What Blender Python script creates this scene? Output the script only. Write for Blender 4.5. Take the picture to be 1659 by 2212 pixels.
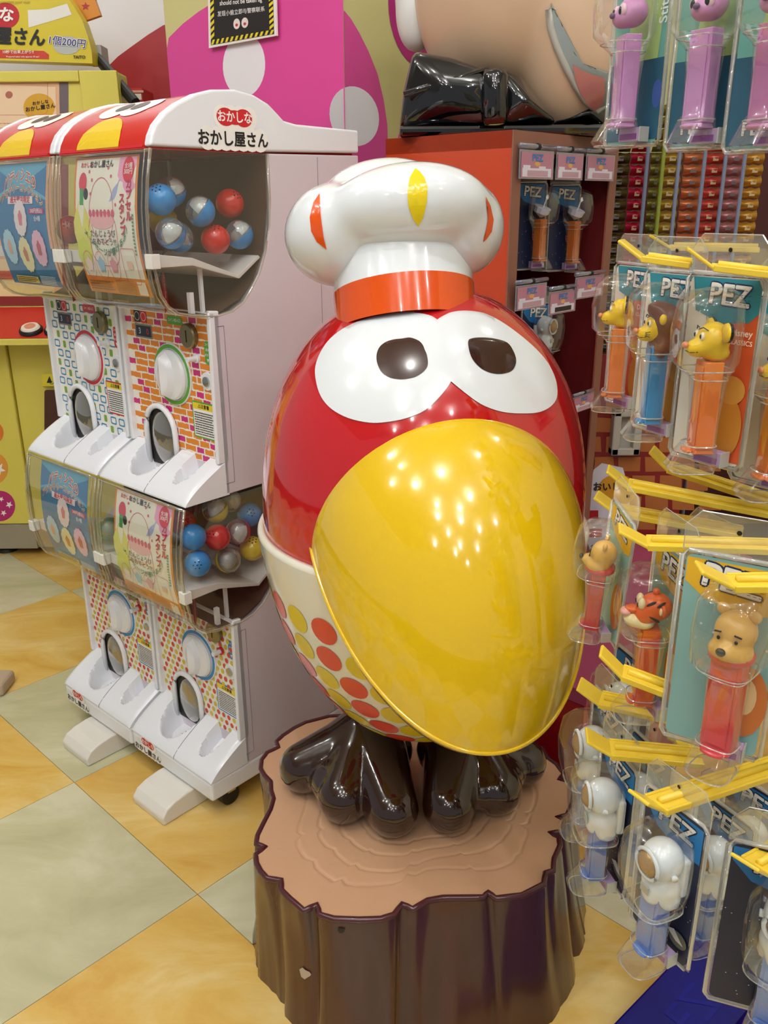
import bpy, bmesh, math, random
from math import sin, cos, pi, radians, atan2, hypot, sqrt
from mathutils import Vector, Matrix
from mathutils.bvhtree import BVHTree
random.seed(7)
for o in list(bpy.data.objects): bpy.data.objects.remove(o, do_unlink=True)
SC = bpy.context.scene; SC.cycles.transparent_max_bounces = 32; COL = SC.collection
# ------------------------------------------------------------------ camera
FPX, PIT, ROL, CH = 1826.9, radians(19.994), radians(-0.4685), 1.1427
FW = Vector((0, cos(PIT), -sin(PIT))); _r = Vector((1, 0, 0)); _u = _r.cross(FW)
CX = cos(ROL)*_r + sin(ROL)*_u; CU = -sin(ROL)*_r + cos(ROL)*_u; CP = Vector((0, 0, CH))
cd = bpy.data.cameras.new('camera'); cam = bpy.data.objects.new('camera', cd); COL.objects.link(cam)
M = Matrix((CX, CU, -FW)).transposed().to_4x4(); M.translation = CP; cam.matrix_world = M
cd.sensor_fit = 'HORIZONTAL'; cd.sensor_width = 36; cd.lens = 36*FPX/1659; cd.clip_start = .02
SC.camera = cam
# ------------------------------------------------------------------ world, lights, exposure
W = bpy.data.worlds.new('world'); SC.world = W; W.use_nodes = True
W.node_tree.nodes['Background'].inputs[0].default_value = (.97, .98, 1, 1)
W.node_tree.nodes['Background'].inputs[1].default_value = .32
vs = SC.view_settings; vs.view_transform = 'Standard'; vs.look = 'None'; vs.gamma = 1; vs.exposure = -0.08; vs.use_curve_mapping = False
def area(loc, rot, sx, sy, e, col=(.97, .98, 1)):
    l = bpy.data.lights.new('area_lamp', 'AREA'); l.shape = 'RECTANGLE'; l.size = sx; l.size_y = sy; l.energy = e; l.color = col
    o = bpy.data.objects.new('area_lamp', l); COL.objects.link(o); o.location = loc; o.rotation_euler = rot
def bulb(loc, e, r=.022, col=(.97, .98, 1)):
    l = bpy.data.lights.new('downlight_lamp', 'POINT'); l.energy = e; l.shadow_soft_size = r; l.color = col
    o = bpy.data.objects.new('downlight_lamp', l); COL.objects.link(o); o.location = loc
LAMPS = [(-.25, .35), (.5, -.2), (-1.1, .2), (.15, -.9), (1.1, .3), (-.7, -.8), (-1.5, 1.5), (.9, -1.1), (-.1, 2.0), (-1.9, .6), (1.3, 1.8), (-.9, 3.0), (0, -1.9), (-1.3, -1.9), (.35, -2.8), (1.6, -.7)]
for i, (x, y) in enumerate(LAMPS): bulb((x, y, 2.62), 1.3*[14, 10, 12, 8, 6, 8, 10, 6, 5, 8, 3, 7, 6, 6, 5, 4][i])
for x, y in ((-.6, -.45), (.15, -.55), (.75, .9), (-1.3, .9), (-.45, -1.4), (.9, -1.9), (-.3, -2.3)): bulb((x, y, 2.62), 6.5)
# ------------------------------------------------------------------ maths on pixels of the reference frame
def ray(x, y): return FW*FPX + CX*(x-829.5) - CU*(y-1106)
def gz(x, y, z=0): d = ray(x, y); return CP + d*((z-CH)/d.z)
def gy(x, y, Y): d = ray(x, y); return CP + d*(Y/d.y)
def gw(x, y, w): return CP + ray(x, y)*(w/FPX)
def gpl(x, y, P0, n): d = ray(x, y); return CP + d*((P0-CP).dot(n)/d.dot(n))
# ------------------------------------------------------------------ materials
MT = {}
def srgb(h):
    h = h.lstrip('#'); v = [int(h[i:i+2], 16)/255 for i in (0, 2, 4)]
    return tuple(c/12.92 if c <= .04045 else ((c+.055)/1.055)**2.4 for c in v) + (1,)
def mat(name, col, rough=.4, metal=0, spec=.5, coat=0, bump=0, bscale=60, vary=0, vscale=6, emit=0, trans=0, stretch=None, sub=0):
    if name in MT: return MT[name]
    m = bpy.data.materials.new(name); m.use_nodes = True; nt = m.node_tree; b = nt.nodes['Principled BSDF']
    c = srgb(col) if isinstance(col, str) else col
    b.inputs['Base Color'].default_value = c; b.inputs['Roughness'].default_value = rough; b.inputs['Metallic'].default_value = metal
    b.inputs['Specular IOR Level'].default_value = spec; b.inputs['Coat Weight'].default_value = coat; b.inputs['Coat Roughness'].default_value = .04
    b.inputs['Transmission Weight'].default_value = trans
    if emit: b.inputs['Emission Color'].default_value = c; b.inputs['Emission Strength'].default_value = emit
    tc = nt.nodes.new('ShaderNodeTexCoord'); mp = nt.nodes.new('ShaderNodeMapping'); nt.links.new(tc.outputs['Object'], mp.inputs['Vector'])
    if stretch: mp.inputs['Scale'].default_value = stretch
    if vary:
        n = nt.nodes.new('ShaderNodeTexNoise'); n.inputs['Scale'].default_value = vscale; n.inputs['Detail'].default_value = 5
        nt.links.new(mp.outputs[0], n.inputs['Vector'])
        mx = nt.nodes.new('ShaderNodeMix'); mx.data_type = 'RGBA'; mx.inputs[6].default_value = tuple(max(0, v*(1-vary)) for v in c[:3])+(1,)
        mx.inputs[7].default_value = tuple(min(1, v*(1+vary)) for v in c[:3])+(1,); nt.links.new(n.outputs['Fac'], mx.inputs[0]); nt.links.new(mx.outputs[2], b.inputs['Base Color'])
    if bump:
        n = nt.nodes.new('ShaderNodeTexNoise'); n.inputs['Scale'].default_value = bscale; n.inputs['Detail'].default_value = 3; nt.links.new(mp.outputs[0], n.inputs['Vector'])
        bp = nt.nodes.new('ShaderNodeBump'); bp.inputs['Strength'].default_value = bump; bp.inputs['Distance'].default_value = .002
        nt.links.new(n.outputs['Fac'], bp.inputs['Height']); nt.links.new(bp.outputs[0], b.inputs['Normal'])
    MT[name] = m; return m
def clear(name, tint=(.95, .96, .95), gl=.10, haze=0, hcol='#e8e8e0', rough=.05):
    """thin clear plastic: tinted transparency, fresnel gloss, a little haze"""
    if name in MT: return MT[name]
    m = bpy.data.materials.new(name); m.use_nodes = True; nt = m.node_tree; nt.nodes.clear()
    out = nt.nodes.new('ShaderNodeOutputMaterial'); tr = nt.nodes.new('ShaderNodeBsdfTransparent'); tr.inputs[0].default_value = tint+(1,)
    g = nt.nodes.new('ShaderNodeBsdfGlossy'); g.inputs['Roughness'].default_value = rough; g.inputs[0].default_value = (1, 1, 1, 1)
    lw = nt.nodes.new('ShaderNodeLayerWeight'); lw.inputs[0].default_value = .35
    mr = nt.nodes.new('ShaderNodeMapRange'); nt.links.new(lw.outputs['Facing'], mr.inputs[0]); mr.inputs[3].default_value = gl*.45; mr.inputs[4].default_value = min(1, gl*4.5)
    m1 = nt.nodes.new('ShaderNodeMixShader'); nt.links.new(mr.outputs[0], m1.inputs[0]); nt.links.new(tr.outputs[0], m1.inputs[1]); nt.links.new(g.outputs[0], m1.inputs[2])
    src = m1
    if haze:
        d = nt.nodes.new('ShaderNodeBsdfDiffuse'); d.inputs[0].default_value = srgb(hcol)
        m2 = nt.nodes.new('ShaderNodeMixShader'); m2.inputs[0].default_value = haze; nt.links.new(m1.outputs[0], m2.inputs[1]); nt.links.new(d.outputs[0], m2.inputs[2]); src = m2
    nt.links.new(src.outputs[0], out.inputs[0]); MT[name] = m; return m
def marble(name, cols, scale, rough=.3):
    m = bpy.data.materials.new(name); m.use_nodes = True; nt = m.node_tree; b = nt.nodes['Principled BSDF']
    g = nt.nodes.new('ShaderNodeNewGeometry'); oi = nt.nodes.new('ShaderNodeObjectInfo')
    mp = nt.nodes.new('ShaderNodeMapping'); mp.inputs['Rotation'].default_value = (0, 0, radians(-46)); mp.inputs['Scale'].default_value = (1, 2.2, 1)
    ad = nt.nodes.new('ShaderNodeVectorMath'); ad.operation = 'MULTIPLY_ADD'; ad.inputs[1].default_value = (7, 7, 7)
    nt.links.new(g.outputs['Position'], mp.inputs[0]); nt.links.new(oi.outputs['Random'], ad.inputs[0]); nt.links.new(mp.outputs[0], ad.inputs[2])
    n = nt.nodes.new('ShaderNodeTexNoise'); n.inputs['Scale'].default_value = scale; n.inputs['Detail'].default_value = 8; n.inputs['Roughness'].default_value = .62; n.inputs['Distortion'].default_value = .8
    nt.links.new(ad.outputs[0], n.inputs['Vector'])
    cr = nt.nodes.new('ShaderNodeValToRGB'); e = cr.color_ramp.elements; e[0].position = .3; e[0].color = srgb(cols[0]); e[1].position = .7; e[1].color = srgb(cols[2])
    k = e.new(.5); k.color = srgb(cols[1]); nt.links.new(n.outputs['Fac'], cr.inputs[0])
    # fine scratches
    n2 = nt.nodes.new('ShaderNodeTexNoise'); n2.inputs['Scale'].default_value = 26; n2.inputs['Detail'].default_value = 10; n2.inputs['Roughness'].default_value = .75; nt.links.new(g.outputs['Position'], n2.inputs['Vector'])
    r2 = nt.nodes.new('ShaderNodeMapRange'); r2.inputs[1].default_value = .67; r2.inputs[2].default_value = .75; r2.inputs[3].default_value = 0; r2.inputs[4].default_value = .35; nt.links.new(n2.outputs['Fac'], r2.inputs[0])
    mx = nt.nodes.new('ShaderNodeMix'); mx.data_type = 'RGBA'; mx.inputs[7].default_value = srgb('#8f8048'); nt.links.new(r2.outputs[0], mx.inputs[0]); nt.links.new(cr.outputs[0], mx.inputs[6])
    nt.links.new(mx.outputs[2], b.inputs['Base Color']); b.inputs['Roughness'].default_value = rough
    MT[name] = m; return m
def P(h, r=.4): return mat('print_'+h.strip('#'), h, r)      # printed ink or plain plastic of one colour
WHITE = mat('white_plastic', '#eceef2', .22, coat=.3); WHITE_SHADED = mat('white_panel_shaded', '#d6ccd3', .35, bump=.05)  # side panel white has overhead shade and pink bounce mixed into its colour
CLEAR = clear('clear_plastic'); CLEARD = clear('clear_plastic_thick', (.86, .85, .78), .2, .12, '#d8d0b8'); BLIST = clear('blister_plastic', (.97, .97, .96), .09, .02, '#e8e6e0')
BLISTR = clear('blister_rim', (.85, .86, .84), .25, .28, '#d8d8d0'); FLAP = clear('hang_flap_plastic', (.9, .9, .86), .12, .22, '#d8d6c4')
DARK = mat('dark_void', '#17110f', .5); STEEL = mat('steel', '#b8b8b4', .25, 1); BRASS = mat('worn_brass', '#8f8562', .35, .8)
# ------------------------------------------------------------------ object helpers
def link(o, parent=None):
    COL.objects.link(o)
    if parent: o.parent = parent
    return o
def tag(o, label=None, cat=None, group=None, kind=None):
    for k, v in (('label', label), ('category', cat), ('group', group), ('kind', kind)):
        if v: o[k] = v
    return o
def thing(name, label, cat, loc=(0, 0, 0), rz=0, group=None):
    o = bpy.data.objects.new(name, None); o.empty_display_size = .05; link(o); o.location = loc; o.rotation_euler = (0, 0, rz)
    return tag(o, label, cat, group)
class MB:
    def __init__(s): s.v = []; s.f = []; s.m = []; s.mats = []
    def mi(s, m):
        if m not in s.mats: s.mats.append(m)
        return s.mats.index(m)
    def add(s, vs_, fs, m):
        b = len(s.v); s.v += [tuple(v) for v in vs_]; k = s.mi(m)
        for f in fs: s.f.append([i+b for i in f]); s.m.append(k)
        return s
    def box(s, x0, x1, y0, y1, z0, z1, m):
        v = [(x, y, z) for x in (x0, x1) for y in (y0, y1) for z in (z0, z1)]
        return s.add(v, [(0, 1, 3, 2), (4, 6, 7, 5), (0, 4, 5, 1), (2, 3, 7, 6), (0, 2, 6, 4), (1, 5, 7, 3)], m)
    def obox(s, c, ax, ay, az, m):       # oriented box: centre and half-extent vectors
        c = Vector(c); v = [c+a*Vector(ax)+b*Vector(ay)+d*Vector(az) for a in (-1, 1) for b in (-1, 1) for d in (-1, 1)]
        return s.add(v, [(0, 1, 3, 2), (4, 6, 7, 5), (0, 4, 5, 1), (2, 3, 7, 6), (0, 2, 6, 4), (1, 5, 7, 3)], m)
    def prism(s, poly, x0, x1, m, fn=None):   # poly in (d,z), extruded along x
        fn = fn or (lambda a, b, x: (x, a, b)); n = len(poly)
        v = [fn(a, b, x0) for a, b in poly] + [fn(a, b, x1) for a, b in poly]
        return s.add(v, [tuple(range(n-1, -1, -1)), tuple(range(n, 2*n))] + [(i, (i+1) % n, n+(i+1) % n, n+i) for i in range(n)], m)
    def strip(s, poly, x0, x1, m, fn=None):   # open sheet
        fn = fn or (lambda a, b, x: (x, a, b)); n = len(poly)
        v = [fn(a, b, x0) for a, b in poly] + [fn(a, b, x1) for a, b in poly]
        return s.add(v, [(i, i+1, n+i+1, n+i) for i in range(n-1)], m)
    def tube(s, pts, r, m, n=8, closed=False):
        pts = [Vector(p) for p in pts]; N = len(pts); rr = r if isinstance(r, (list, tuple)) else [r]*N; vs_ = []
        for i, p in enumerate(pts):
            a = pts[(i-1) % N] if (closed or i) else p; b = pts[(i+1) % N] if (closed or i < N-1) else p
            t = (b-a).normalized(); up = Vector((0, 0, 1)) if abs(t.z) < .95 else Vector((1, 0, 0)); u = t.cross(up).normalized(); w = u.cross(t)
            for k in range(n): an = 2*pi*k/n; vs_.append(p+rr[i]*(cos(an)*u+sin(an)*w))
        fs = []
        for i in range(N if closed else N-1):
            for k in range(n): a = i*n+k; b = i*n+(k+1) % n; c = ((i+1) % N)*n+(k+1) % n; d = ((i+1) % N)*n+k; fs.append((a, b, c, d))
        if not closed: fs += [tuple(range(n))[::-1], tuple((N-1)*n+k for k in range(n))]
        return s.add(vs_, fs, m)
    def lathe(s, prof, m, n=32, T=None, cap=True):   # prof (r,z)
        T = T or Matrix.Identity(4); vs_ = []; fs = []
        for r, z in prof:
            for k in range(n): a = 2*pi*k/n; vs_.append(T @ Vector((r*cos(a), r*sin(a), z)))
        for i in range(len(prof)-1):
            for k in range(n): fs.append((i*n+k, i*n+(k+1) % n, (i+1)*n+(k+1) % n, (i+1)*n+k))
        if cap:
            if prof[0][0] > 1e-5: fs.append(tuple(range(n))[::-1])
            if prof[-1][0] > 1e-5: fs.append(tuple((len(prof)-1)*n+k for k in range(n)))
        return s.add(vs_, fs, m)
    def ell(s, c, r, m, nu=20, nv=12, T=None):
        T = T or Matrix.Identity(4); c = Vector(c); vs_ = []; fs = []
        for i in range(nv+1):
            th = pi*i/nv
            for k in range(nu): ph = 2*pi*k/nu; vs_.append(T @ (c+Vector((r[0]*sin(th)*cos(ph), r[1]*sin(th)*sin(ph), r[2]*cos(th)))))
        for i in range(nv):
            for k in range(nu): fs.append((i*nu+k, (i+1)*nu+k, (i+1)*nu+(k+1) % nu, i*nu+(k+1) % nu))
        return s.add(vs_, fs, m)
    def build(s, name, parent=None, smooth=False, bevel=0, seg=2, merge=False, auto=None, sub=0, label=None):
        me = bpy.data.meshes.new(name); me.from_pydata(s.v, [], s.f); [me.materials.append(m) for m in s.mats]
        me.polygons.foreach_set('material_index', s.m)
        bm = bmesh.new(); bm.from_mesh(me)
        if merge: bmesh.ops.remove_doubles(bm, verts=bm.verts, dist=1e-5)
        bmesh.ops.recalc_face_normals(bm, faces=bm.faces); bm.to_mesh(me); bm.free()
        if smooth or auto: me.polygons.foreach_set('use_smooth', [True]*len(me.polygons))
        if auto: me.set_sharp_from_angle(angle=radians(auto))
        o = bpy.data.objects.new(name, me); link(o, parent)
        if bevel:
            b = o.modifiers.new('bevel', 'BEVEL'); b.width = bevel; b.segments = seg; b.limit_method = 'ANGLE'; b.angle_limit = radians(40)
        if sub: q = o.modifiers.new('sub', 'SUBSURF'); q.levels = sub; q.render_levels = sub
        if label: o['label'] = label
        return o
def copy_thing(o, parent=None):
    c = o.copy(); COL.objects.link(c)
    if parent: c.parent = parent; c.matrix_parent_inverse = o.matrix_parent_inverse
    for ch in list(o.children): copy_thing(ch, c)
    return c
def text_mesh(body, size, bold=0, align='CENTER'):
    cu = bpy.data.curves.new('t', 'FONT'); cu.body = body; cu.size = size; cu.align_x = align; cu.align_y = 'CENTER'; cu.offset = bold*size; cu.resolution_u = 3
    o = bpy.data.objects.new('t', cu); COL.objects.link(o)
    me = bpy.data.meshes.new_from_object(o); v = [(q.co.x, q.co.y) for q in me.vertices]; f = [tuple(p.vertices) for p in me.polygons]
    bpy.data.objects.remove(o); bpy.data.curves.remove(cu); bpy.data.meshes.remove(me); return v, f
class Art:
    """flat print mapped onto a surface: fn(u, v, h) -> point; every shape is given in (u, v)"""
    def __init__(s, fn, base=.0003, step=.00025): s.fn = fn; s.mb = MB(); s.h = base; s.st = step
    def up(s): s.h += s.st; return s
    def poly(s, pts, m, rings=1):
        n = len(pts); cx = sum(p[0] for p in pts)/n; cy = sum(p[1] for p in pts)/n
        vs_ = [s.fn(cx, cy, s.h)]; fs = []
        for k in range(1, rings+1):
            t = k/rings; vs_ += [s.fn(cx+(u-cx)*t, cy+(v-cy)*t, s.h) for u, v in pts]
        for i in range(n): fs.append((0, 1+i, 1+(i+1) % n))
        for k in range(1, rings):
            for i in range(n): a = 1+(k-1)*n; b = 1+k*n; fs.append((a+i, b+i, b+(i+1) % n, a+(i+1) % n))
        s.mb.add(vs_, fs, m); return s
    def rect(s, u0, v0, u1, v1, m, nu=1, nv=1):
        vs_ = [s.fn(u0+(u1-u0)*i/nu, v0+(v1-v0)*j/nv, s.h) for j in range(nv+1) for i in range(nu+1)]
        s.mb.add(vs_, [(j*(nu+1)+i, j*(nu+1)+i+1, (j+1)*(nu+1)+i+1, (j+1)*(nu+1)+i) for j in range(nv) for i in range(nu)], m); return s
    def disc(s, u, v, ru, rv, m, n=20, rot=0, wob=0, k=8):
        s.h += 4e-6
        s.poly([(u+(1+wob*sin(k*a))*(ru*cos(a)*cos(rot)-rv*sin(a)*sin(rot)), v+(1+wob*sin(k*a))*(ru*cos(a)*sin(rot)+rv*sin(a)*cos(rot))) for a in [2*pi*i/n for i in range(n)]], m); return s
    def ring(s, u, v, ru, rv, t, m, n=24, rr=None):
        vs_ = []
        for i in range(n):
            a = 2*pi*i/n; c, q = cos(a), sin(a)
            if rr: c = math.copysign(abs(c)**rr, c); q = math.copysign(abs(q)**rr, q)
            vs_ += [s.fn(u+ru*c, v+rv*q, s.h), s.fn(u+(ru-t)*c, v+(rv-t)*q, s.h)]
        s.mb.add(vs_, [(2*i, 2*((i+1) % n), 2*((i+1) % n)+1, 2*i+1) for i in range(n)], m); return s
    def rrect(s, u0, v0, u1, v1, r, m):
        p = []
        for cx, cy, a0 in ((u1-r, v1-r, 0), (u0+r, v1-r, 90), (u0+r, v0+r, 180), (u1-r, v0+r, 270)):
            p += [(cx+r*cos(radians(a0+b)), cy+r*sin(radians(a0+b))) for b in (0, 30, 60, 90)]
        return s.poly(p, m)
    def text(s, body, u, v, size, m, bold=.02, sx=1, rot=0, align='CENTER', arc=0):
        vv, ff = text_mesh(body, size, 0, align); c, q = cos(rot), sin(rot)
        if bold: s._bold(vv, ff, bold*size*.8, u, v, sx, c, q, arc, m); return s
        o = []
        for x, y in vv:
            x *= sx
            if arc: y += -arc*x*x
            o.append(s.fn(u+x*c-y*q, v+x*q+y*c, s.h))
        s.mb.add(o, ff, m); return s
    def _bold(s, vv, ff, b, u, v, sx, c, q, arc, m):
        for dx, dy in ((b, 0), (-b, 0), (0, b), (0, -b), (b*.7, b*.7), (-b*.7, b*.7), (b*.7, -b*.7), (-b*.7, -b*.7))[:8 if b > 0 else 1]:
            o = []; s.h += 4e-6
            for x, y in vv:
                x = (x+dx)*sx; y += dy
                if arc: y += -arc*x*x
                o.append(s.fn(u+x*c-y*q, v+x*q+y*c, s.h))
            s.mb.add(o, ff, m)
    def lines(s, u0, v0, u1, v1, n, m, fill=.45, seed=1):
        rnd = random.Random(seed); dv = (v1-v0)/n
        for i in range(n):
            y = v1-(i+.5)*dv; x = u0
            while x < u1:
                w = rnd.uniform(.02, .09)*abs(u1-u0); e = min(x+w, u1 if rnd.random() > .2 else u0+.9*(u1-u0)); 
                if e > x: s.rect(x, y-dv*fill/2, e, y+dv*fill/2, m)
                x += w+.012*abs(u1-u0)
        return s
    def build(s, name, parent=None, label=None): 
        me = bpy.data.meshes.new(name); me.from_pydata(s.mb.v, [], s.mb.f); [me.materials.append(m) for m in s.mb.mats]; me.polygons.foreach_set('material_index', s.mb.m)
        o = bpy.data.objects.new(name, me); link(o, parent)
        if label: o['label'] = label
        return o
def fin(kind, o): o['kind'] = kind; return o
# ================================================================== SETTING
GA = radians(46.093); UA = Vector((cos(GA), sin(GA), 0)); VA = Vector((-sin(GA), cos(GA), 0)); TS = .45
def grid(u, v): return (u+1.36298)*TS*UA + (v+3.34464)*TS*VA
marble('tile_yellow', ('#cfa046', '#dcb662', '#e8cf8e'), 3.4, .24); marble('tile_beige', ('#b9b690', '#c8c49f', '#d8d4b4'), 3.0, .24)
slab = MB().box(-4, 4, -2.5, 6, -.1, -.0035, mat('floor_joint', '#5f5535', .8)).build('floor'); slab['kind'] = 'structure'
tme = {}
for i in range(-8, 8):
    for j in range(-9, 6):
        c = grid(i+.5, j+.5)
        if not (-3.2 < c.x < 2.6 and -.5 < c.y < 5.6): continue
        k = (i+j) % 2
        if k not in tme:
            o = MB().box(-TS/2+.0006, TS/2-.0006, -TS/2+.0006, TS/2-.0006, -.0035, 0, MT['tile_yellow' if k else 'tile_beige']).build('floor_tile', slab); tme[k] = o.data
        else:
            o = bpy.data.objects.new('floor_tile', tme[k]); link(o, slab)
        o.location = (c.x, c.y, 0); o.rotation_euler = (0, 0, GA)
def struct(name, mb, **k): o = mb.build(name, **k); o['kind'] = 'structure'; return o
struct('ceiling', MB().box(-4, 4, -2.5, 6, 2.75, 2.85, mat('ceiling_white', '#d8d4cc', .9)))
struct('wall_back', MB().box(-4, 4, 4.6, 4.7, 0, 2.75, mat('wall_white', '#e6e2e6', .6)))
struct('wall_right', MB().box(2.6, 2.7, -1, 4.6, 0, 2.75, mat('wall_cream', '#d6cdb4', .6)))
MA = radians(42); WV = Vector((cos(MA), -sin(MA), 0)); NV = Vector((sin(MA), cos(MA), 0)); UP = Vector((0, 0, 1))
# pillar: corner edge toward the camera, left face along -WV, right face along NV
PC = gy(741, 150, 2.0); PC.z = 0
pil = MB(); q = [PC, PC-WV*.62, PC-WV*.62+NV*.7, PC+NV*.7]
pil.add([(*p.xy, 0) for p in q]+[(*p.xy, 2.75) for p in q], [(0, 1, 5, 4), (1, 2, 6, 5), (2, 3, 7, 6), (3, 0, 4, 7)], mat('pillar_green', '#cfc98a', .45))
pillar = struct('trim_1', pil)
def pxart(P0, n): 
    n = Vector(n)
    return Art(lambda u, v, h: gpl(u, v, P0, n)-n*h*(-1))
# both faces share one painted design
A = Art(lambda u, v, h: PC-WV*u-NV*h+UP*v); A.h = .001
PINK = mat('wall_pink', '#d94a98', .45); PINK2 = PINK; DOTW = mat('wall_white_dot', '#e9e9ec', .45)
def onL(x, y): p = gpl(x, y, PC, -NV); return (p-PC).dot(-WV), p.z
def onR(x, y): p = gpl(x, y, PC, WV); return (p-PC).dot(NV), p.z
Lp = [onL(*p) for p in [(341, 112), (365, 82), (395, 52), (430, 25), (470, 0), (520, -25), (600, -45), (680, -45), (741, -30)]]
A.poly([(0, .6), (.62, .6)]+[(min(.62, u), v) for u, v in Lp], PINK)
A.up()
for c, e in (((527, 142), (45, 70)), ((430, 330), (40, 60)), ((640, 345), (45, 62))):
    a, b = onL(*c); a2, _ = onL(c[0]-e[0], c[1]); _, b2 = onL(c[0], c[1]-e[1]); A.disc(a, b, abs(a2-a), abs(b2-b), DOTW, 32)
A.build('painted_pattern', pillar)
A = Art(lambda u, v, h: PC+NV*u+WV*h+UP*v); A.h = .001
MAG = mat('wall_magenta', '#b01a78', .45)
Rp = [onR(*p) for p in [(742, 22), (757, 40), (775, 70), (795, 110), (815, 160), (828, 215), (836, 270), (838, 330), (836, 420), (825, 520)]]
A.poly([(0, .6)]+[(max(0, u), v) for u, v in Rp], PINK)
A.up(); a, b = onR(766, 252); a2, _ = onR(818, 252); _, b2 = onR(766, 187); A.disc(a, b, a2-a, b2-b, DOTW, 32)
a, b = onR(905, 20); a2, _ = onR(838, 20); _, b2 = onR(905, -110); A.disc(a, b, abs(a2-a), abs(b2-b), MAG, 32)
A.build('painted_pattern', pillar)
# panel wall of red curve on white, left of the pillar
LW = gy(335, 150, 3.3); LW.z = 0
A = Art(lambda u, v, h: LW+Vector((u, -h, v)))
lw = struct('trim_2', MB().box(LW.x-2.2, LW.x+.35, LW.y, LW.y+.05, 0, 2.75, mat('wall_white_panel', '#e9e5ea', .55)))
def onW(x, y): p = gy(x, y, LW.y); return p.x-LW.x, p.z
A.h = .001; A.poly([onW(*p) for p in [(352, 55), (320, 75), (285, 100), (255, 122), (225, 152), (205, 180), (190, 215), (180, 300), (190, 600), (420, 600), (420, 30)]], mat('wall_red', '#a8101c', .45))
A.build('painted_pattern', lw)
# ================================================================== CAPSULE MACHINES
MP = gz(460, 1735, .05); MP.z = 0        # front right bottom corner of the pair
UW = .275; PITCH = .283
GP = [(-.001, .562), (-.011, .52), (-.017, .48), (-.019, .44), (-.017, .406), (-.006, .35), (.004, .333), (.021, .321), (.05, .314)]
GS = GP+[(.10, .31), (.13, .315), (.155, .328), (.171, .345), (.192, .372), (.209, .408), (.22, .45), (.224, .49), (.224, .562)]
def gprof(z):
    for (d0, z0), (d1, z1) in zip(GP, GP[1:]):
        if z1 <= z <= z0: t = (z-z0)/(z1-z0); return d0+(d1-d0)*t
    return GP[-1][0]
BLACK = P('#1c1a1c'); WH = P('#f4f2ec'); RED = P('#cf1f2a'); YEL = P('#ecd02c'); ORG = P('#e58a28')
def tray_z(x, d, up=True):
    t = max(0, min(1, d/.095)); z = .063*(t**.72)
    b = 1-((x-.098)/.052)**2-((d-.088)/.072)**2
    if b > 0: z -= .075*min(1, b*1.3)**.75*(.35+.65*t)
    s = 1-((x-.215)/.0215)**2-((max(0, .075-d))/.052)**2
    if s > 0: z -= .036*min(1, s*2.2)
    e = min(x, UW-x)
    if e < .012: z -= .004*(1-e/.012)**2
    return z
def cloud_logo(A, u, v, s):
    """two-line shop sign: white letters on a red cloud, black letters below on white"""
    for du in (-.30, -.1, .1, .3): A.disc(u+s*(du+.1), v+s*.24, s*.2, s*.2, WH, 18)
    for k in range(7): A.disc(u+s*(-.62+.2*k+.06), v-s*.12, s*.2, s*.2, WH, 16)
    A.up()
    A.disc(u+s*(-.13), v+s*.24, s*.2, s*.15, RED, 20); A.disc(u+s*.28, v+s*.24, s*.2, s*.15, RED, 20); A.disc(u+s*.08, v+s*.24, s*.25, s*.12, RED, 20)
    A.up(); A.text('おかしな', u+s*.08, v+s*.235, s*.2, WH, .03); A.text('おかし屋さん', u+s*.03, v-s*.13, s*.27, BLACK, .035)
def notice(A, u0, v0, u1, v1, c, seed):
    A.rrect(u0, v0, u1, v1, .004, c); A.up(); e = .003; A.rect(u0+e, v0+e, u1-e, v1-e, WH); A.up()
    A.rect(u0+e, v1-e-.011, u1-e, v1-e, YEL); A.up(); A.text('△注意書', (u0+u1)/2, v1-e-.0055, .008, BLACK, .02)
    A.lines(u0+.006, v0+.005, u1-.006, v1-.018, 10, BLACK, .42, seed)
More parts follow.
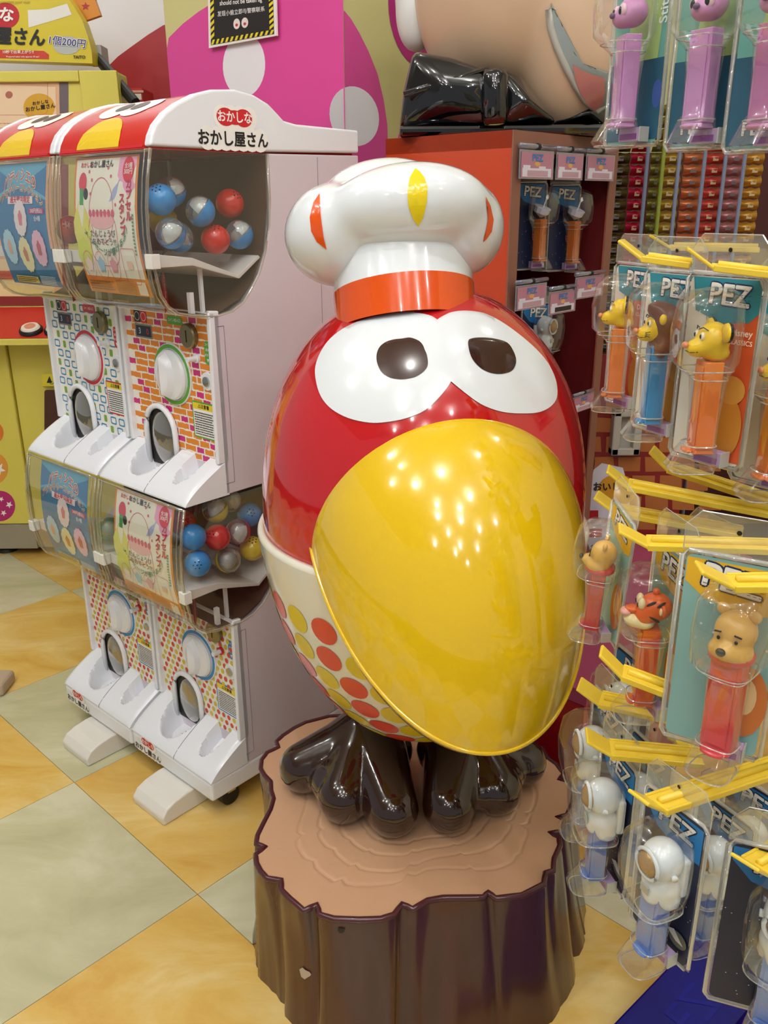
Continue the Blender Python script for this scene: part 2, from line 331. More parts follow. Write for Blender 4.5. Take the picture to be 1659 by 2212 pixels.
def poster_birthday(A, x0, x1, z0, z1):
    Wd = x1-x0; H = z1-z0; X = lambda t: x0+t*Wd; Z = lambda t: z0+t*H
    A.rect(x0, z0, x1, z1, ORG, 6, 10); A.up(); A.rect(X(.03), Z(.13), X(.97), Z(.985), P('#f3efdc'), 6, 10); A.up()
    A.disc(X(.12), Z(.45), .026, .05, P('#e4e06a'), 18, 0, .08, 5); A.disc(X(.1), Z(.3), .022, .025, P('#d7e04a'), 18, 0, .1, 6)
    A.poly([(X(.72), Z(.985)), (X(.97), Z(.985)), (X(.97), Z(.78)), (X(.86), Z(.72)), (X(.7), Z(.86))], P('#f0a8c8'), 2)
    A.poly([(X(.86), Z(.92)), (X(.66), Z(.70)), (X(.58), Z(.68)), (X(.62), Z(.75)), (X(.8), Z(.95))], P('#aab4d8'))
    A.disc(X(.15), Z(.82), .012, .016, P('#d83a50')); A.disc(X(.2), Z(.74), .007, .009, BLACK); A.rect(X(.1), Z(.66), X(.16), Z(.78), P('#3fa054'))
    A.up(); PK = P('#d8576e'); 
    A.ring(X(.45), Z(.62), .036, .05, .0012, PK); A.disc(X(.45), Z(.55), .037, .014, P('#f0b8b8')); A.ring(X(.45), Z(.41), .042, .042, .0012, PK, 24, .6)
    for k in range(7): A.disc(X(.27+.06*k), Z(.60), .0045, .006, PK)
    for k, (a, b) in enumerate(((.3, .84), (.6, .86), (.28, .74), (.68, .66), (.25, .9), (.55, .92))): A.disc(X(a), Z(b), .003, .003, PK, 5)
    A.text('たんじょうび', X(.45), Z(.45), .0125, P('#4a3a3a'), .01); A.text('おめでとう!!!', X(.46), Z(.39), .0125, P('#4a3a3a'), .01)
    A.text('おかしな', X(.2), Z(.945), .009, RED, .03); A.text('おかし屋さん', X(.44), Z(.945), .0115, BLACK, .03)
    A.disc(X(.86), Z(.9), .0155, .019, P('#d8283c')); A.up(); A.text('全3種', X(.86), Z(.925), .0085, WH, .012); A.text('300円', X(.86), Z(.885), .0095, WH, .012)
    for k, ch in enumerate('カプセル'): A.text(ch, X(.88), Z(.8-.075*k), .0165, P('#c8203c'), .05)
    for k, ch in enumerate('スタンプ'): A.text(ch, X(.78), Z(.70-.075*k), .0165, P('#c8203c'), .05)
    A.text('メッセージが書けるよ!', X(.5), Z(.31), .0125, P('#3a7a50'), .03, 1, 0, 'CENTER', -9)
    for k in range(3):
        A.ring(X(.14+.2*k), Z(.215), .0165, .023, .001, PK); A.disc(X(.14+.2*k), Z(.22), .010, .012, P(['#f4d6cc', '#9ac4dc', '#e69aa0'][k]), 12, 0, .2, 5)
    A.ring(X(.80), Z(.22), .02, .028, .001, PK, 24, .15); A.rect(X(.76), Z(.2), X(.84), Z(.26), P('#f0c8b4'))
    A.lines(X(.06), Z(.02), X(.45), Z(.10), 4, P('#8a5a20'), .5, 5); A.lines(X(.5), Z(.01), X(.8), Z(.115), 9, P('#8a5a20'), .4, 6); A.rect(X(.83), Z(.01), X(.96), Z(.11), P('#e8dcc8')); 
    A.lines(X(.92), Z(.3), X(.95), Z(.6), 12, P('#4a8a4a'), .6, 3)
def poster_accessory(A, x0, x1, z0, z1):
    Wd = x1-x0; H = z1-z0; X = lambda t: x0+t*Wd; Z = lambda t: z0+t*H
    A.rect(x0, z0, x1, z1, P('#3a7fae'), 6, 10); A.up(); A.poly([(X(0), Z(.72)), (X(.5), Z(.8)), (X(1), Z(.7)), (X(1), Z(1)), (X(0), Z(1))], P('#6ab0cc'), 2); A.up()
    A.text('パティシエの', X(.5), Z(.90), .0235, P('#f6efe0'), .09, .86, 0, 'CENTER', 5); A.text('アクセサリーコレクション', X(.5), Z(.80), .0165, P('#f6efe0'), .09, .86, 0, 'CENTER', 4); A.up()
    A.text('パティシエの', X(.5), Z(.90), .0235, P('#c8503c'), .02, .86, 0, 'CENTER', 5); A.text('アクセサリーコレクション', X(.5), Z(.80), .0165, P('#c8702c'), .02, .86, 0, 'CENTER', 4)
    A.rect(X(.26), Z(.675), X(.76), Z(.735), P('#f4e6e6')); A.up(); A.text('通天閣店限定', X(.51), Z(.705), .0125, P('#c8283c'), .03)
    A.rect(X(.68), Z(.595), X(.97), Z(.64), P('#c0347c')); A.up(); A.text('300円(税込)', X(.825), Z(.617), .0085, WH, .02); A.text('全4種', X(.83), Z(.555), .0095, WH, .012)
    for a, b, c, c2 in ((.5, .56, '#f0e4e4', '#e08090'), (.2, .32, '#b4dcec', '#e8b090'), (.5, .26, '#f2eab0', '#d08040'), (.8, .32, '#f0bcd4', '#c05a50')):
        A.disc(X(a), Z(b), .0235, .031, P(c), 48, 0, .04, 14); A.up(); A.disc(X(a), Z(b), .0075, .013, P(c2), 14, 0, .15, 5)
    A.rect(X(.15), Z(.02), X(.6), Z(.075), P('#e8c860')); A.up(); A.lines(X(.17), Z(.025), X(.58), Z(.07), 3, BLACK, .4, 8); A.lines(X(.65), Z(.01), X(.95), Z(.09), 6, WH, .4, 9)
def machine(upper, x_off, theme, label, poster):
    Z0 = .661 if upper else .094
    t = thing('capsule_machine', label, 'capsule machine', MP+WV*x_off, -MA, 'capsule toy machines')
    z = Z0
    body = [(.088, z), (.088, z+.313), (.10, z+.311)]+[(d, z+q) for d, q in GS[10:]]+[(.226, z+.562), (.442, z+.566), (.442, z)]
    MB().prism([(d, q) for d, q in body], 0, UW, WHITE_SHADED).build('housing', t, bevel=.003)
    fr = MB(); 
    for xx in (0, UW-.009): fr.prism([(.076, z+.058), (.080, z+.32), (.10, z+.318), (.10, z+.058)], xx, xx+.009, WHITE)
    fr.box(0, UW, .078, .09, z+.306, z+.316, WHITE); fr.build('front_frame', t, bevel=.002)
    # tray: moulded lip with a bowl and a coin return cup
    nx, nd = 66, 30; tr = MB(); vs_ = []; zb = z-.044 if not upper else z
    for j in range(nd+1):
        for i in range(nx+1): x = UW*i/nx; d = .095*j/nd; vs_.append((x, d, z+.002+tray_z(x, d)))
    N = nx+1; fs = [(j*N+i, j*N+i+1, (j+1)*N+i+1, (j+1)*N+i) for j in range(nd) for i in range(nx)]; tr.add(vs_, fs, WHITE)
    for i0 in (0, nx):
        e = [vs_[j*N+i0] for j in range(nd+1)]; tr.add(e+[(p[0], p[1], z-.001) for p in e], [(k, k+1, nd+2+k, nd+1+k) for k in range(nd)], WHITE)
    e = [vs_[i] for i in range(N)]; tr.add(e+[(p[0], p[1], z-.001) for p in e], [(k, k+1, N+k+1, N+k) for k in range(nx)], WHITE)
    to = tr.build('tray', t, auto=50)
    g = MB(); g.tube([(.152, d, z+.0022+tray_z(.152, d)) for d in [.095*k/8 for k in range(1, 9)]]+[], .0006, P('#6e6c70'), 5)
    g.tube([(.152, .010, z+.0022+tray_z(.152, .010)), (.152, .0, z+.004), (.152, -.0004, z-.001)], .0006, P('#6e6c70'), 5)
    g.tube([(x, .0035, z+.0085-.0025) for x in (.01, .15)], .0005, P('#8e8c90'), 5); g.build('seam', t)
    if not upper:
        b = MB(); b.prism([(0, z-.044), (0, z-.002), (.008, z), (.442, z), (.442, z-.044)], 0, UW, WHITE); b.build('base', t, bevel=.006, seg=3)
        f = MB(); f.prism([(-.07, 0), (-.072, .018), (-.06, .033), (-.04, .041), (-.01, .046), (.06, .046), (.06, 0)], .10, .206, mat('foot_cream', '#e6e2d8', .35)); f.build('stabiliser_foot', t, bevel=.004, seg=3)
        for cx, cy in ((.035, .06), (.24, .06), (.035, .38), (.24, .38)):
            c = MB(); c.tube([(cx-.012, cy, .022), (cx+.012, cy, .022)], .0215, mat('caster_rubber', '#1a1816', .5), 20); c.box(cx-.014, cx+.014, cy-.008, cy+.012, .03, .052, STEEL); c.build('caster', t, auto=40)
        A = Art(lambda u, v, h: Vector((u, -.0005-h, v))); cloud_logo(A, .055, z-.022, .058); A.build('shop_sticker', t)
    # printed front plate
    A = Art(lambda u, v, h: Vector((u, .088-h, z+v))); rnd = random.Random(11 if upper else 5)
    A.rect(.009, .05, UW-.009, .31, P('#f3efe6')); A.up()
    if theme == 'bricks':
        v = .052; r = 0
        while v < .305:
            u = .009+(.02 if r % 2 else 0); k = r
            while u < UW-.01:
                w = rnd.uniform(.024, .04) if (k % 3) else .02; c = P('#cf2a78') if (k % 3 == 0) else ORG
                pts = []; e = min(u+w, UW-.0095); n = 6
                if e-u > .005:
                    top = [(u+(e-u)*i/n, v+.0098+rnd.uniform(-.0009, .0009)) for i in range(n+1)]; bot = [(u+(e-u)*i/n, v+rnd.uniform(-.0009, .0009)) for i in range(n+1)]
                    A.poly(bot+top[::-1], c)
                u += w+.0035; k += 1
            v += .0128; r += 1
    elif theme == 'rings':
        for r in range(13):
            for c in range(9):
                u = .022+.0295*c+(.009 if r % 2 else 0); v = .06+.0195*r
                if u > UW-.02: continue
                if (c+r) % 3: A.ring(u, v, .0105, .0078, .0028, P('#2b87bd'), 16, .35)
                else: A.rrect(u-.0055, v-.007, u+.0055, v+.007, .0025, P('#79a83e'))
    else:
        for r in range(18):
            for c in range(17):
                u = .014+.0165*c+(.008 if r % 2 else 0); v = .056+.0148*r
                if u > UW-.013: continue
                A.disc(u, v, .0052, .0056, [P('#d8482e'), P('#d9c23a'), P('#d8482e'), P('#d9c23a'), P('#d85a7a')][(c*2+r*3+(c*r) % 3) % 5 if (c+r) % 7 == 0 else (c+r//2) % 2], 12)
    A.build('printed_front_sheet', t, {'bricks': 'white sheet printed with pink and orange bricks', 'rings': 'white sheet printed with blue squares and green dashes', 'dots': 'white sheet printed with red and yellow dots'}[theme])
    rc = {'bricks': P('#5fa83a'), 'rings': P('#c8323a'), 'dots': P('#2f86c4')}[theme]
    A = Art(lambda u, v, h: Vector((u, .088-h, z+v)), .001)
    notice(A, .196, .094, .264, .160, rc, 3 if upper else 4); A.build('notice_sticker', t)
    A = Art(lambda u, v, h: Vector((u, .088-h, z+v)), .001)
    FA = lambda: Art(lambda u, v, h: Vector((u, .088-h, z+v)), .001)
    A.rrect(.143, .288, .188, .303, .005, rc).up().text('コイン投入口', .165, .2955, .0062, WH, .02); A.build('coin_label', t)
    A = FA(); A.rect(.04, .284, .06, .305, BLACK); A.rect(.06, .284, .08, .305, RED); A.up(); A.ring(.05, .2945, .008, .008, .001, WH); A.ring(.07, .2945, .008, .008, .001, WH); A.build('lamp_sticker', t)
    A = FA(); A.rect(.04, .256, .093, .281, P('#8a8480')); A.up(); A.rect(.043, .259, .09, .278, P('#23263a')); A.up(); A.text('3', .055, .268, .015, P('#cfd4ee'), .02); A.text('0', .08, .268, .015, P('#c04038'), .02); A.build('price_display', t)
    A = FA(); A.rrect(.245, .228, .262, .268, .006, rc); A.up()
    for k, s_ in enumerate(('コイン', '返却', 'ボタン')): A.text(s_, .2535, .262-.009*k, .0052, WH, .02)
    A.poly([(.2505, .238), (.2565, .238), (.2535, .232)], WH); A.build('return_button_label', t)
    # chute arch, dial, coin slot, lock, button
    path = [(.052, .02)]+[(.098-.046*cos(a), .088+.048*sin(a)) for a in [pi*k/12 for k in range(13)]]+[(.144, .02)]
    ar = MB(); ar.prism([(u, v) for u, v in path], 0, 1, DARK, lambda a, b, x: (a, .0866 if x else .0873, z+b)); ar.build('chute_dark_panel', t)  # no real hole: flat dark panel paints the shade inside the chute
    ar = MB(); ar.tube([(u, .0815, z+v) for u, v in path], .0055, WHITE, 8); ar.build('chute_arch', t, smooth=True)
    fl = MB(); fl.ell((.103, .084, z+.075), (.036, .008, .05), CLEARD, 20, 10); fl.build('chute_flap', t, smooth=True)
    T = Matrix.Translation((.147, .088, z+.199)) @ Matrix.Rotation(pi/2, 4, 'X')
    MB().lathe([(.0555, 0), (.0555, .003), (.054, .004), (.046, .004), (.046, .0)], WHITE, 40, T).lathe([(.054, .0041), (.047, .0041)], rc, 40, T, False).build('dial_ring', t, auto=30)
    k = MB().lathe([(.045, .0), (.045, .008), (.042, .012), (.036, .0135), (.0, .0135)], WHITE, 40, T)
    lv = [(0, .041), (.014, .026), (.021, .004), (.019, -.016), (.010, -.034), (0, -.041), (-.010, -.034), (-.019, -.016), (-.021, .004), (-.014, .026)]
    k.add([T @ Vector((a, b, .013)) for a, b in lv]+[T @ Vector((a*.72, b*.86, .024)) for a, b in lv]+[T @ Vector((0, b*.8, .030)) for a, b in lv], [(i, (i+1) % 10, 10+(i+1) % 10, 10+i) for i in range(10)]+[(10+i, 10+(i+1) % 10, 20+(i+1) % 10, 20+i) for i in range(10)], WHITE)
    k.build('dial_knob', t, auto=35)
    T = Matrix.Translation((.209, .088, z+.273)) @ Matrix.Rotation(pi/2, 4, 'X')
    c = MB().lathe([(.0215, 0), (.0215, .008), (.019, .0105), (0, .0105)], BRASS, 28, T).build('coin_slot', t, auto=30)
    MB().box(.2083, .2098, .0768, .0776, z+.263, z+.283, DARK).build('slot', c)
    MB().tube([(.223, .088, z+.236), (.223, .066, z+.236)], .0048, WHITE, 12).tube([(.223, .088, z+.236), (.223, .083, z+.236)], .008, RED if theme == 'dots' else WHITE, 14).build('reject_button', t, auto=40)
    T = Matrix.Translation((.247, .088, z+.199)) @ Matrix.Rotation(pi/2, 4, 'X')
    c = MB().lathe([(.0165, 0), (.0155, .003), (0, .003)], WHITE, 24, T).build('lock_plate', t, auto=30)
    MB().lathe([(.0085, .003), (.0085, .006), (.006, .0065), (0, .0065)], STEEL, 18, T).build('lock_cylinder', c, auto=30)
    # globe: clear cover, insides
    gv = MB(); gv.strip([(d, z+q) for d, q in GP+[(.10, .3115)]], .002, UW-.002, CLEAR)
    for xx in (.002, UW-.002):
        n = len(GS); gv.add([(xx, d, z+q) for d, q in GS], [tuple(range(n))], CLEAR)
    gv.build('clear_cover', t, auto=50)
    rm = MB()
    for xx in (.002, UW-.002):
        rm.tube([(xx, d, z+q) for d, q in GS], .0028, CLEARD, 6)
        rm.tube([(xx+(.012 if xx < .1 else -.012), d-.0012, z+q) for d, q in GP], .0012, CLEARD, 5)
    rm.tube([(.002, -.001, z+.56), (UW-.002, -.001, z+.56)], .0026, CLEARD, 6); rm.build('cover_rim', t, smooth=True)
    for x0, x1 in ((-.004, .014), (UW-.014, UW+.004)): MB().box(x0, x1, gprof(.40)-.006, gprof(.40)+.010, z+.391, z+.413, P('#e4e2da', .3)).build('cover_latch', t, bevel=.001)
    INB = mat('inner_wall_brown', '#4a3228', .5); sh = MB()
    sh.strip([(.222, z+.56), (.219, z+.48), (.206, z+.41), (.18, z+.362), (.15, z+.334), (.10, z+.3135), (.05, z+.317)], .004, UW-.004, mat('inner_back', '#5a4234', .5)); sh.build('inner_back', t)
    MB().prism([(-.004, z+.392), (-.004, z+.412), (.06, z+.404), (.15, z+.372), (.196, z+.402), (.2, z+.398), (.152, z+.366), (.06, z+.392)], .004, UW-.005, mat('shelf_white', '#e2ded8', .4)).build('capsule_shelf', t, bevel=.001)
    pz = MB(); pz.box(UW-.03, UW-.024, .085, .091, z+.316, z+.39, WHITE); pz.box(UW-.022, UW-.014, .055, .063, z+.316, z+.35, WHITE); pz.box(.10, .106, .085, .091, z+.316, z+.39, WHITE); pz.build('shelf_post', t)
    A = Art(lambda u, v, h: Vector((UW-.012-.06*(u)+h, .004+.05*u, z+.322+v)), .0004)
    A.mb.add([Vector((UW-.012-.06*u, .004+.05*u, z+.322+v)) for u, v in ((0, 0), (0, .056), (.35, .066), (.7, .05), (1, 0))], [(0, 1, 2, 3, 4)], P('#b02a28'))
    for k, ch in enumerate('うり切れ'): A.text(ch, .42, .05-.0125*k, .013, WH, .03, 18)
    A.build('sold_out_sign', t, 'red curved sold out sign')
    A = Art(lambda u, v, h: Vector((u, gprof(v)+.006-h, z+v)), .0003); poster(A, .052, .238, .345, .556); A.build('display_poster', t)
    if upper:
        DM = [(-.004, 1.223), (.001, 1.238), (.010, 1.253), (.028, 1.270), (.051, 1.284), (.085, 1.299), (.116, 1.307), (.161, 1.311), (.2, 1.306), (.23, 1.295), (.25, 1.281), (.262, 1.272), (.29, 1.268), (.442, 1.266), (.442, 1.228), (.224, 1.223)]
        for nm, x0, x1 in (('end_cap', 0, .012), ('end_cap', UW-.016, UW+.002)): MB().prism([(d, q+.003) for d, q in DM], x0, x1, WHITE).build(nm, t, bevel=.004, seg=3)
        rd = MB().prism(DM, .012, UW-.016, mat('roof_red', '#cf2218', .22, coat=.4)).build('roof', t, auto=30)
        L = [0]; pts = DM[:11]
        for a, b in zip(pts, pts[1:]): L.append(L[-1]+hypot(b[0]-a[0], b[1]-a[1]))
        def rf(u, v, h):
            for i in range(len(pts)-1):
                if v <= L[i+1] or i == len(pts)-2:
                    s = (v-L[i])/(L[i+1]-L[i]); a, b = pts[i], pts[i+1]; dx, dz = b[0]-a[0], b[1]-a[1]; q = hypot(dx, dz)
                    return Vector((u, a[0]+dx*s-dz/q*h, a[1]+dz*s+dx/q*h))
        A = Art(rf, .0008, .0006); A.rect(.014, .002, UW-.018, .006, RED)
        for uu in (.098, .160): A.poly([(uu+.044*cos(a), .104+.036*sin(a)) for a in [2*pi*k/28 for k in range(28)]], WH, 5)
        A.poly([(.129+.062*cos(a), .004+.062*sin(a)) for a in [pi*k/20 for k in range(21)]], P('#ecc626', .25), 5)
        A.up()
        for uu in (.108, .152): A.poly([(uu+.0185*cos(a), .106+.017*sin(a)) for a in [2*pi*k/20 for k in range(20)]], P('#3a2418', .3), 3)
        A.build('roof_decal', rd)
    # side panel joints and sticker
    sp = MB()
    for a, b in ((( .108, z+.02), (.108, z+.293)), ((.337, z+.003), (.337, z+.56)), ((.108, z+.293), (.095, z+.293)), ((.108, z+.02), (.09, z+.02))):
        sp.tube([(UW+.0002, *a), (UW+.0002, *b)], .0006, P('#77727a'), 4)
    sp.build('panel_joint', t)
    if upper:
        A = Art(lambda u, v, h: Vector((UW+.0021+h, u, v))); cloud_logo(A, .150, 1.252, .088); A.build('shop_sticker', t)
    return t
m1 = machine(True, -.275, 'bricks', 'upper right capsule machine with pink and orange brick print front', poster_birthday)
m2 = machine(True, -.275-PITCH, 'rings', 'upper left capsule machine with blue squares front and blue poster', poster_accessory)
m3 = machine(False, -.275, 'dots', 'lower right capsule machine with red and yellow dots beside the stump', poster_birthday)
m4 = machine(False, -.275-PITCH, 'dots', 'lower left capsule machine with red and yellow dots and blue poster', poster_accessory)
# capsules inside the globes
CB, CR_, CY_, CG = mat('capsule_blue', '#2f8fd6', .25, coat=.5), mat('capsule_red', '#d22620', .25, coat=.5), mat('capsule_yellow', '#dcc42c', .25, coat=.5), mat('capsule_green', '#5fbf5c', .25, coat=.5)
HALF = clear('capsule_clear_half', (.85, .9, .93), .18, .12, '#dfe8ee')
CR = .024; CPROTO = {}
def capsule(col, kind):
    key = (col.name, kind)
    if key in CPROTO: return copy_thing(CPROTO[key])
    t = thing('toy_capsule', 'x', 'toy capsule')
    def hemi(s, m, r=CR):
        b = MB(); b.lathe([(r*sin(pi/2*k/10), s*r*cos(pi/2*k/10)) for k in range(11)], m, 28, None, False); return b
    hemi(-1, col).build('lower_half', t, smooth=True)
    if kind == 'full':
        hemi(1, col).build('upper_half', t, smooth=True); b = MB()
        for k in range(6): a = k*pi/3; p = Vector((sin(.28)*cos(a), sin(.28)*sin(a), cos(.28)))*CR; b.ell(p, (.0014,)*3, DARK, 8, 6)
        b.ell((0, 0, CR), (.0014,)*3, DARK, 8, 6); b.build('air_hole', t)
    else:
        hemi(1, HALF).build('upper_half', t, smooth=True)
        b = MB(); n = 9; b.add([(CR*.93*sin(a)*cos(ph), CR*.93*sin(a)*sin(ph), CR*.93*cos(a)) for ph in [-.9+1.8*i/n for i in range(n+1)] for a in (.35, .75, 1.15, 1.45)], [(i*4+j, i*4+j+1, i*4+j+5, i*4+j+4) for i in range(n) for j in range(3)], P('#e9e6dc'))
        b.build('paper_slip', t, smooth=True)
        b = MB(); b.ell((0, 0, -.001), (CR*.7, CR*.7, CR*.5), P('#c9c2b4'), 14, 8); b.build('toy_bundle', t, smooth=True)
    MB().lathe([(CR+.0007, -.001), (CR+.0007, .001)], col, 28, None, False).build('seam_band', t, smooth=True)
    CPROTO[key] = t; return t
# (d, z, x inside unit, unit, colour, kind, label)
CAPS = [(-.0+.035, 1.148, .235, 0, CB, 'full', 'plain blue capsule high behind the right edge of the birthday poster'),
 (.080, 1.160, .200, 0, CB, 'clear', 'blue topped capsule at the top of the upper right globe'),
 (.090, 1.115, .155, 0, CY_, 'full', 'yellow-green capsule half hidden near the top of the upper globe'),
 (.105, 1.130, .240, 0, CB, 'half', 'half clear blue capsule in the middle of the upper right globe'),
 (.040, 1.098, .246, 0, CB, 'half', 'half clear blue capsule with paper slip at lower left of upper globe'),
 (.082, 1.090, .208, 0, CB, 'half', 'half clear blue capsule lying low behind the slip capsule in upper globe'),
 (.180, 1.142, .222, 0, CR_, 'full', 'plain red capsule at upper right in the upper globe'),
 (.131, 1.086, .240, 0, CR_, 'full', 'plain red capsule low in the middle of the upper globe'),
 (.180, 1.092, .242, 0, CB, 'half', 'half clear blue capsule at far right of the upper globe'),
 (.028, 1.10, .1, 0, CY_, 'full', 'yellow capsule behind the upper birthday poster'),
 (.03, 1.095, .03, 0, CG, 'full', 'green capsule between the two upper posters'),
 (.035, .583, .238, 2, CB, 'full', 'plain blue capsule at the upper left of the lower globe'),
 (.035, .534, .246, 2, CB, 'full', 'blue capsule with holes and slots at the bottom left of the lower globe'),
 (.084, .569, .243, 2, CR_, 'full', 'plain red capsule in the middle of the lower globe'),
 (.134, .565, .240, 2, CR_, 'half', 'half clear red capsule right of the plain red one in lower globe'),
 (.052, .592, .186, 2, CR_, 'full', 'red capsule behind the blue ones at the left of the lower globe'),
 (.102, .519, .246, 2, CY_, 'half', 'half clear yellow capsule on the shelf of the lower globe'),
 (.165, .521, .240, 2, CY_, 'full', 'plain yellow capsule beside the statue rim in the lower globe'),
 (.105, .61, .215, 2, CY_, 'half', 'half clear yellow capsule at the top of the lower globe'),
 (.178, .582, .222, 2, CB, 'full', 'plain blue capsule nearest the red statue in the lower globe'),
 (.080, .632, .160, 2, CB, 'full', 'dark blue capsule at the top left of the lower globe'),
 (.150, .613, .2, 2, CR_, 'half', 'half clear red capsule at the back top of the lower globe'),
 (.03, .535, .028, 2, CG, 'full', 'green capsule between the two lower posters'),
 (.03, 1.1, .238, 1, CR_, 'full', 'brownish red capsule at the right edge of the upper blue poster'),
 (.03, .53, .245, 3, CG, 'half', 'half clear green capsule at the right edge of lower blue poster')]
for i, (d, zz, x, u, c, k, lab) in enumerate(CAPS):
    t = capsule(c, k if k != 'clear' else 'half'); off = -.275 if u in (0, 2) else -.275-PITCH
    t.location = MP+WV*(off+x)+NV*d+UP*(zz+.004); t.rotation_euler = (radians(random.uniform(20, 80)), radians(random.uniform(-30, 30)), radians(random.uniform(-60, 60)))
    if lab.startswith('blue capsule with holes'): t.rotation_euler = (radians(75), 0, radians(10))
    t['label'] = lab; t['group'] = 'toy capsules in the machines'
# ================================================================== STUMP
STUMP = [(-0.101, 0.237), (-0.134, 0.238), (-0.166, 0.235), (-0.19, 0.224), (-0.21, 0.215), (-0.229, 0.198), (-0.248, 0.174), (-0.258, 0.155), (-0.252, 0.138), (-0.271, 0.122), (-0.278, 0.101), (-0.276, 0.077), (-0.267, 0.059), (-0.254, 0.041), (-0.251, 0.019), (-0.244, -0.003), (-0.246, -0.029), (-0.254, -0.064), (-0.259, -0.089), (-0.258, -0.107), (-0.243, -0.114), (-0.256, -0.13), (-0.252, -0.148), (-0.243, -0.165), (-0.232, -0.178), (-0.211, -0.182), (-0.209, -0.201), (-0.194, -0.218), (-0.174, -0.238), (-0.156, -0.228), (-0.151, -0.246), (-0.131, -0.253), (-0.096, -0.255), (-0.067, -0.254), (-0.049, -0.247), (-0.037, -0.228), (-0.022, -0.237), (-0.001, -0.222), (0.021, -0.217), (0.057, -0.217), (0.078, -0.217), (0.086, -0.208), (0.096, -0.219), (0.133, -0.214), (0.167, -0.194), (0.174, -0.172), (0.186, -0.168), (0.192, -0.144), (0.206, -0.117), (0.208, -0.099), (0.196, -0.089), (0.216, -0.085), (0.226, -0.058), (0.214, -0.054), (0.231, -0.048), (0.246, -0.02), (0.254, 0.007), (0.252, 0.035), (0.236, 0.041), (0.247, 0.055), (0.24, 0.082), (0.228, 0.1),
 (.224, .13), (.212, .135), (.214, .155), (.197, .18), (.17, .2), (.155, .2), (.148, .215), (.11, .235), (.07, .243), (.05, .236), (.04, .246), (0, .25), (-.03, .24), (-.04, .25), (-.07, .245)]
SX, SY, SH = .057, 1.137, .235
n0 = len(STUMP); OUT = []
for i in range(n0):                       # refine the outline by one interpolation step
    a, b = STUMP[i], STUMP[(i+1) % n0]; OUT += [a, ((a[0]+b[0])/2, (a[1]+b[1])/2)]
NS = len(OUT); BARK = mat('stump_bark_paint', '#4b2a24', .26, coat=.35, vary=.35, vscale=5, bump=.35, bscale=9, stretch=(6, 6, .7))
TOPM = mat('stump_top_paint', '#c99f7c', .42, bump=.25, bscale=45); RIMM = mat('stump_rim_paint', '#4c2027', .25, coat=.3)
stump = thing('tree_stump_pedestal', 'brown painted tree stump pedestal with ringed tan top on the floor', 'stump', (SX, SY, 0))
sb = MB(); vs_ = []; NZ = 14
rs = [hypot(*p) for p in OUT]; sm = [sum(rs[(i+k) % NS] for k in range(-7, 8))/15 for i in range(NS)]
rnd = random.Random(4); ph = [rnd.uniform(-1, 1) for _ in range(NS)]
for j in range(NZ+1):
    f = j/NZ; z = SH*(1-f)
    for i, (x, y) in enumerate(OUT):
        a = atan2(y, x); r = rs[i]; notch = r-sm[i]
        base = sm[i]*(1-.72*f)+.262*.72*f
        rr = base+notch*(1-.35*f)*(1.0 if notch < 0 else .8*(1-f)+.2)+.022*f**1.6+.004*sin(9*a+2.2*f)*f+.0035*sin(21*a+1)*min(1, f*3)+.0015*ph[i]*f
        if j == 0: rr = r-.002
        vs_.append((rr*cos(a), rr*sin(a), z))
fs = [(j*NS+i, j*NS+(i+1) % NS, (j+1)*NS+(i+1) % NS, (j+1)*NS+i) for j in range(NZ) for i in range(NS)]
sb.add(vs_, fs, BARK).build('bark', stump, smooth=True)
MB().tube([(x*.985, y*.985, SH-.001) for x, y in OUT], .0045, RIMM, 8, True).build('rim', stump, smooth=True)
tp = MB(); vs_ = [(0, 0, SH)]; 
def ringz(t, a):
    z = SH
    for k, (c, w) in enumerate(((.42, .006), (.52, .006), (.64, .006), (.76, .007))):
        c2 = c+.02*sin(3*a+k)+.012*sin(5*a+2*k); z -= .0022*math.exp(-((t-c2)/w)**2)
    return z
K = 110
for k in range(1, K+1):
    t = k/K
    for i, (x, y) in enumerate(OUT):
        a = atan2(y, x); r = (sm[i]*(1-t)+rs[i]*t)*t*.985
        vs_.append((r*cos(a), r*sin(a), ringz(t, a)))
fs = [(0, 1+i, 1+(i+1) % NS) for i in range(NS)]+[(1+(k-1)*NS+i, 1+k*NS+i, 1+k*NS+(i+1) % NS, 1+(k-1)*NS+(i+1) % NS) for k in range(1, K) for i in range(NS)]
tp.add(vs_, fs, TOPM).build('top', stump, smooth=True)
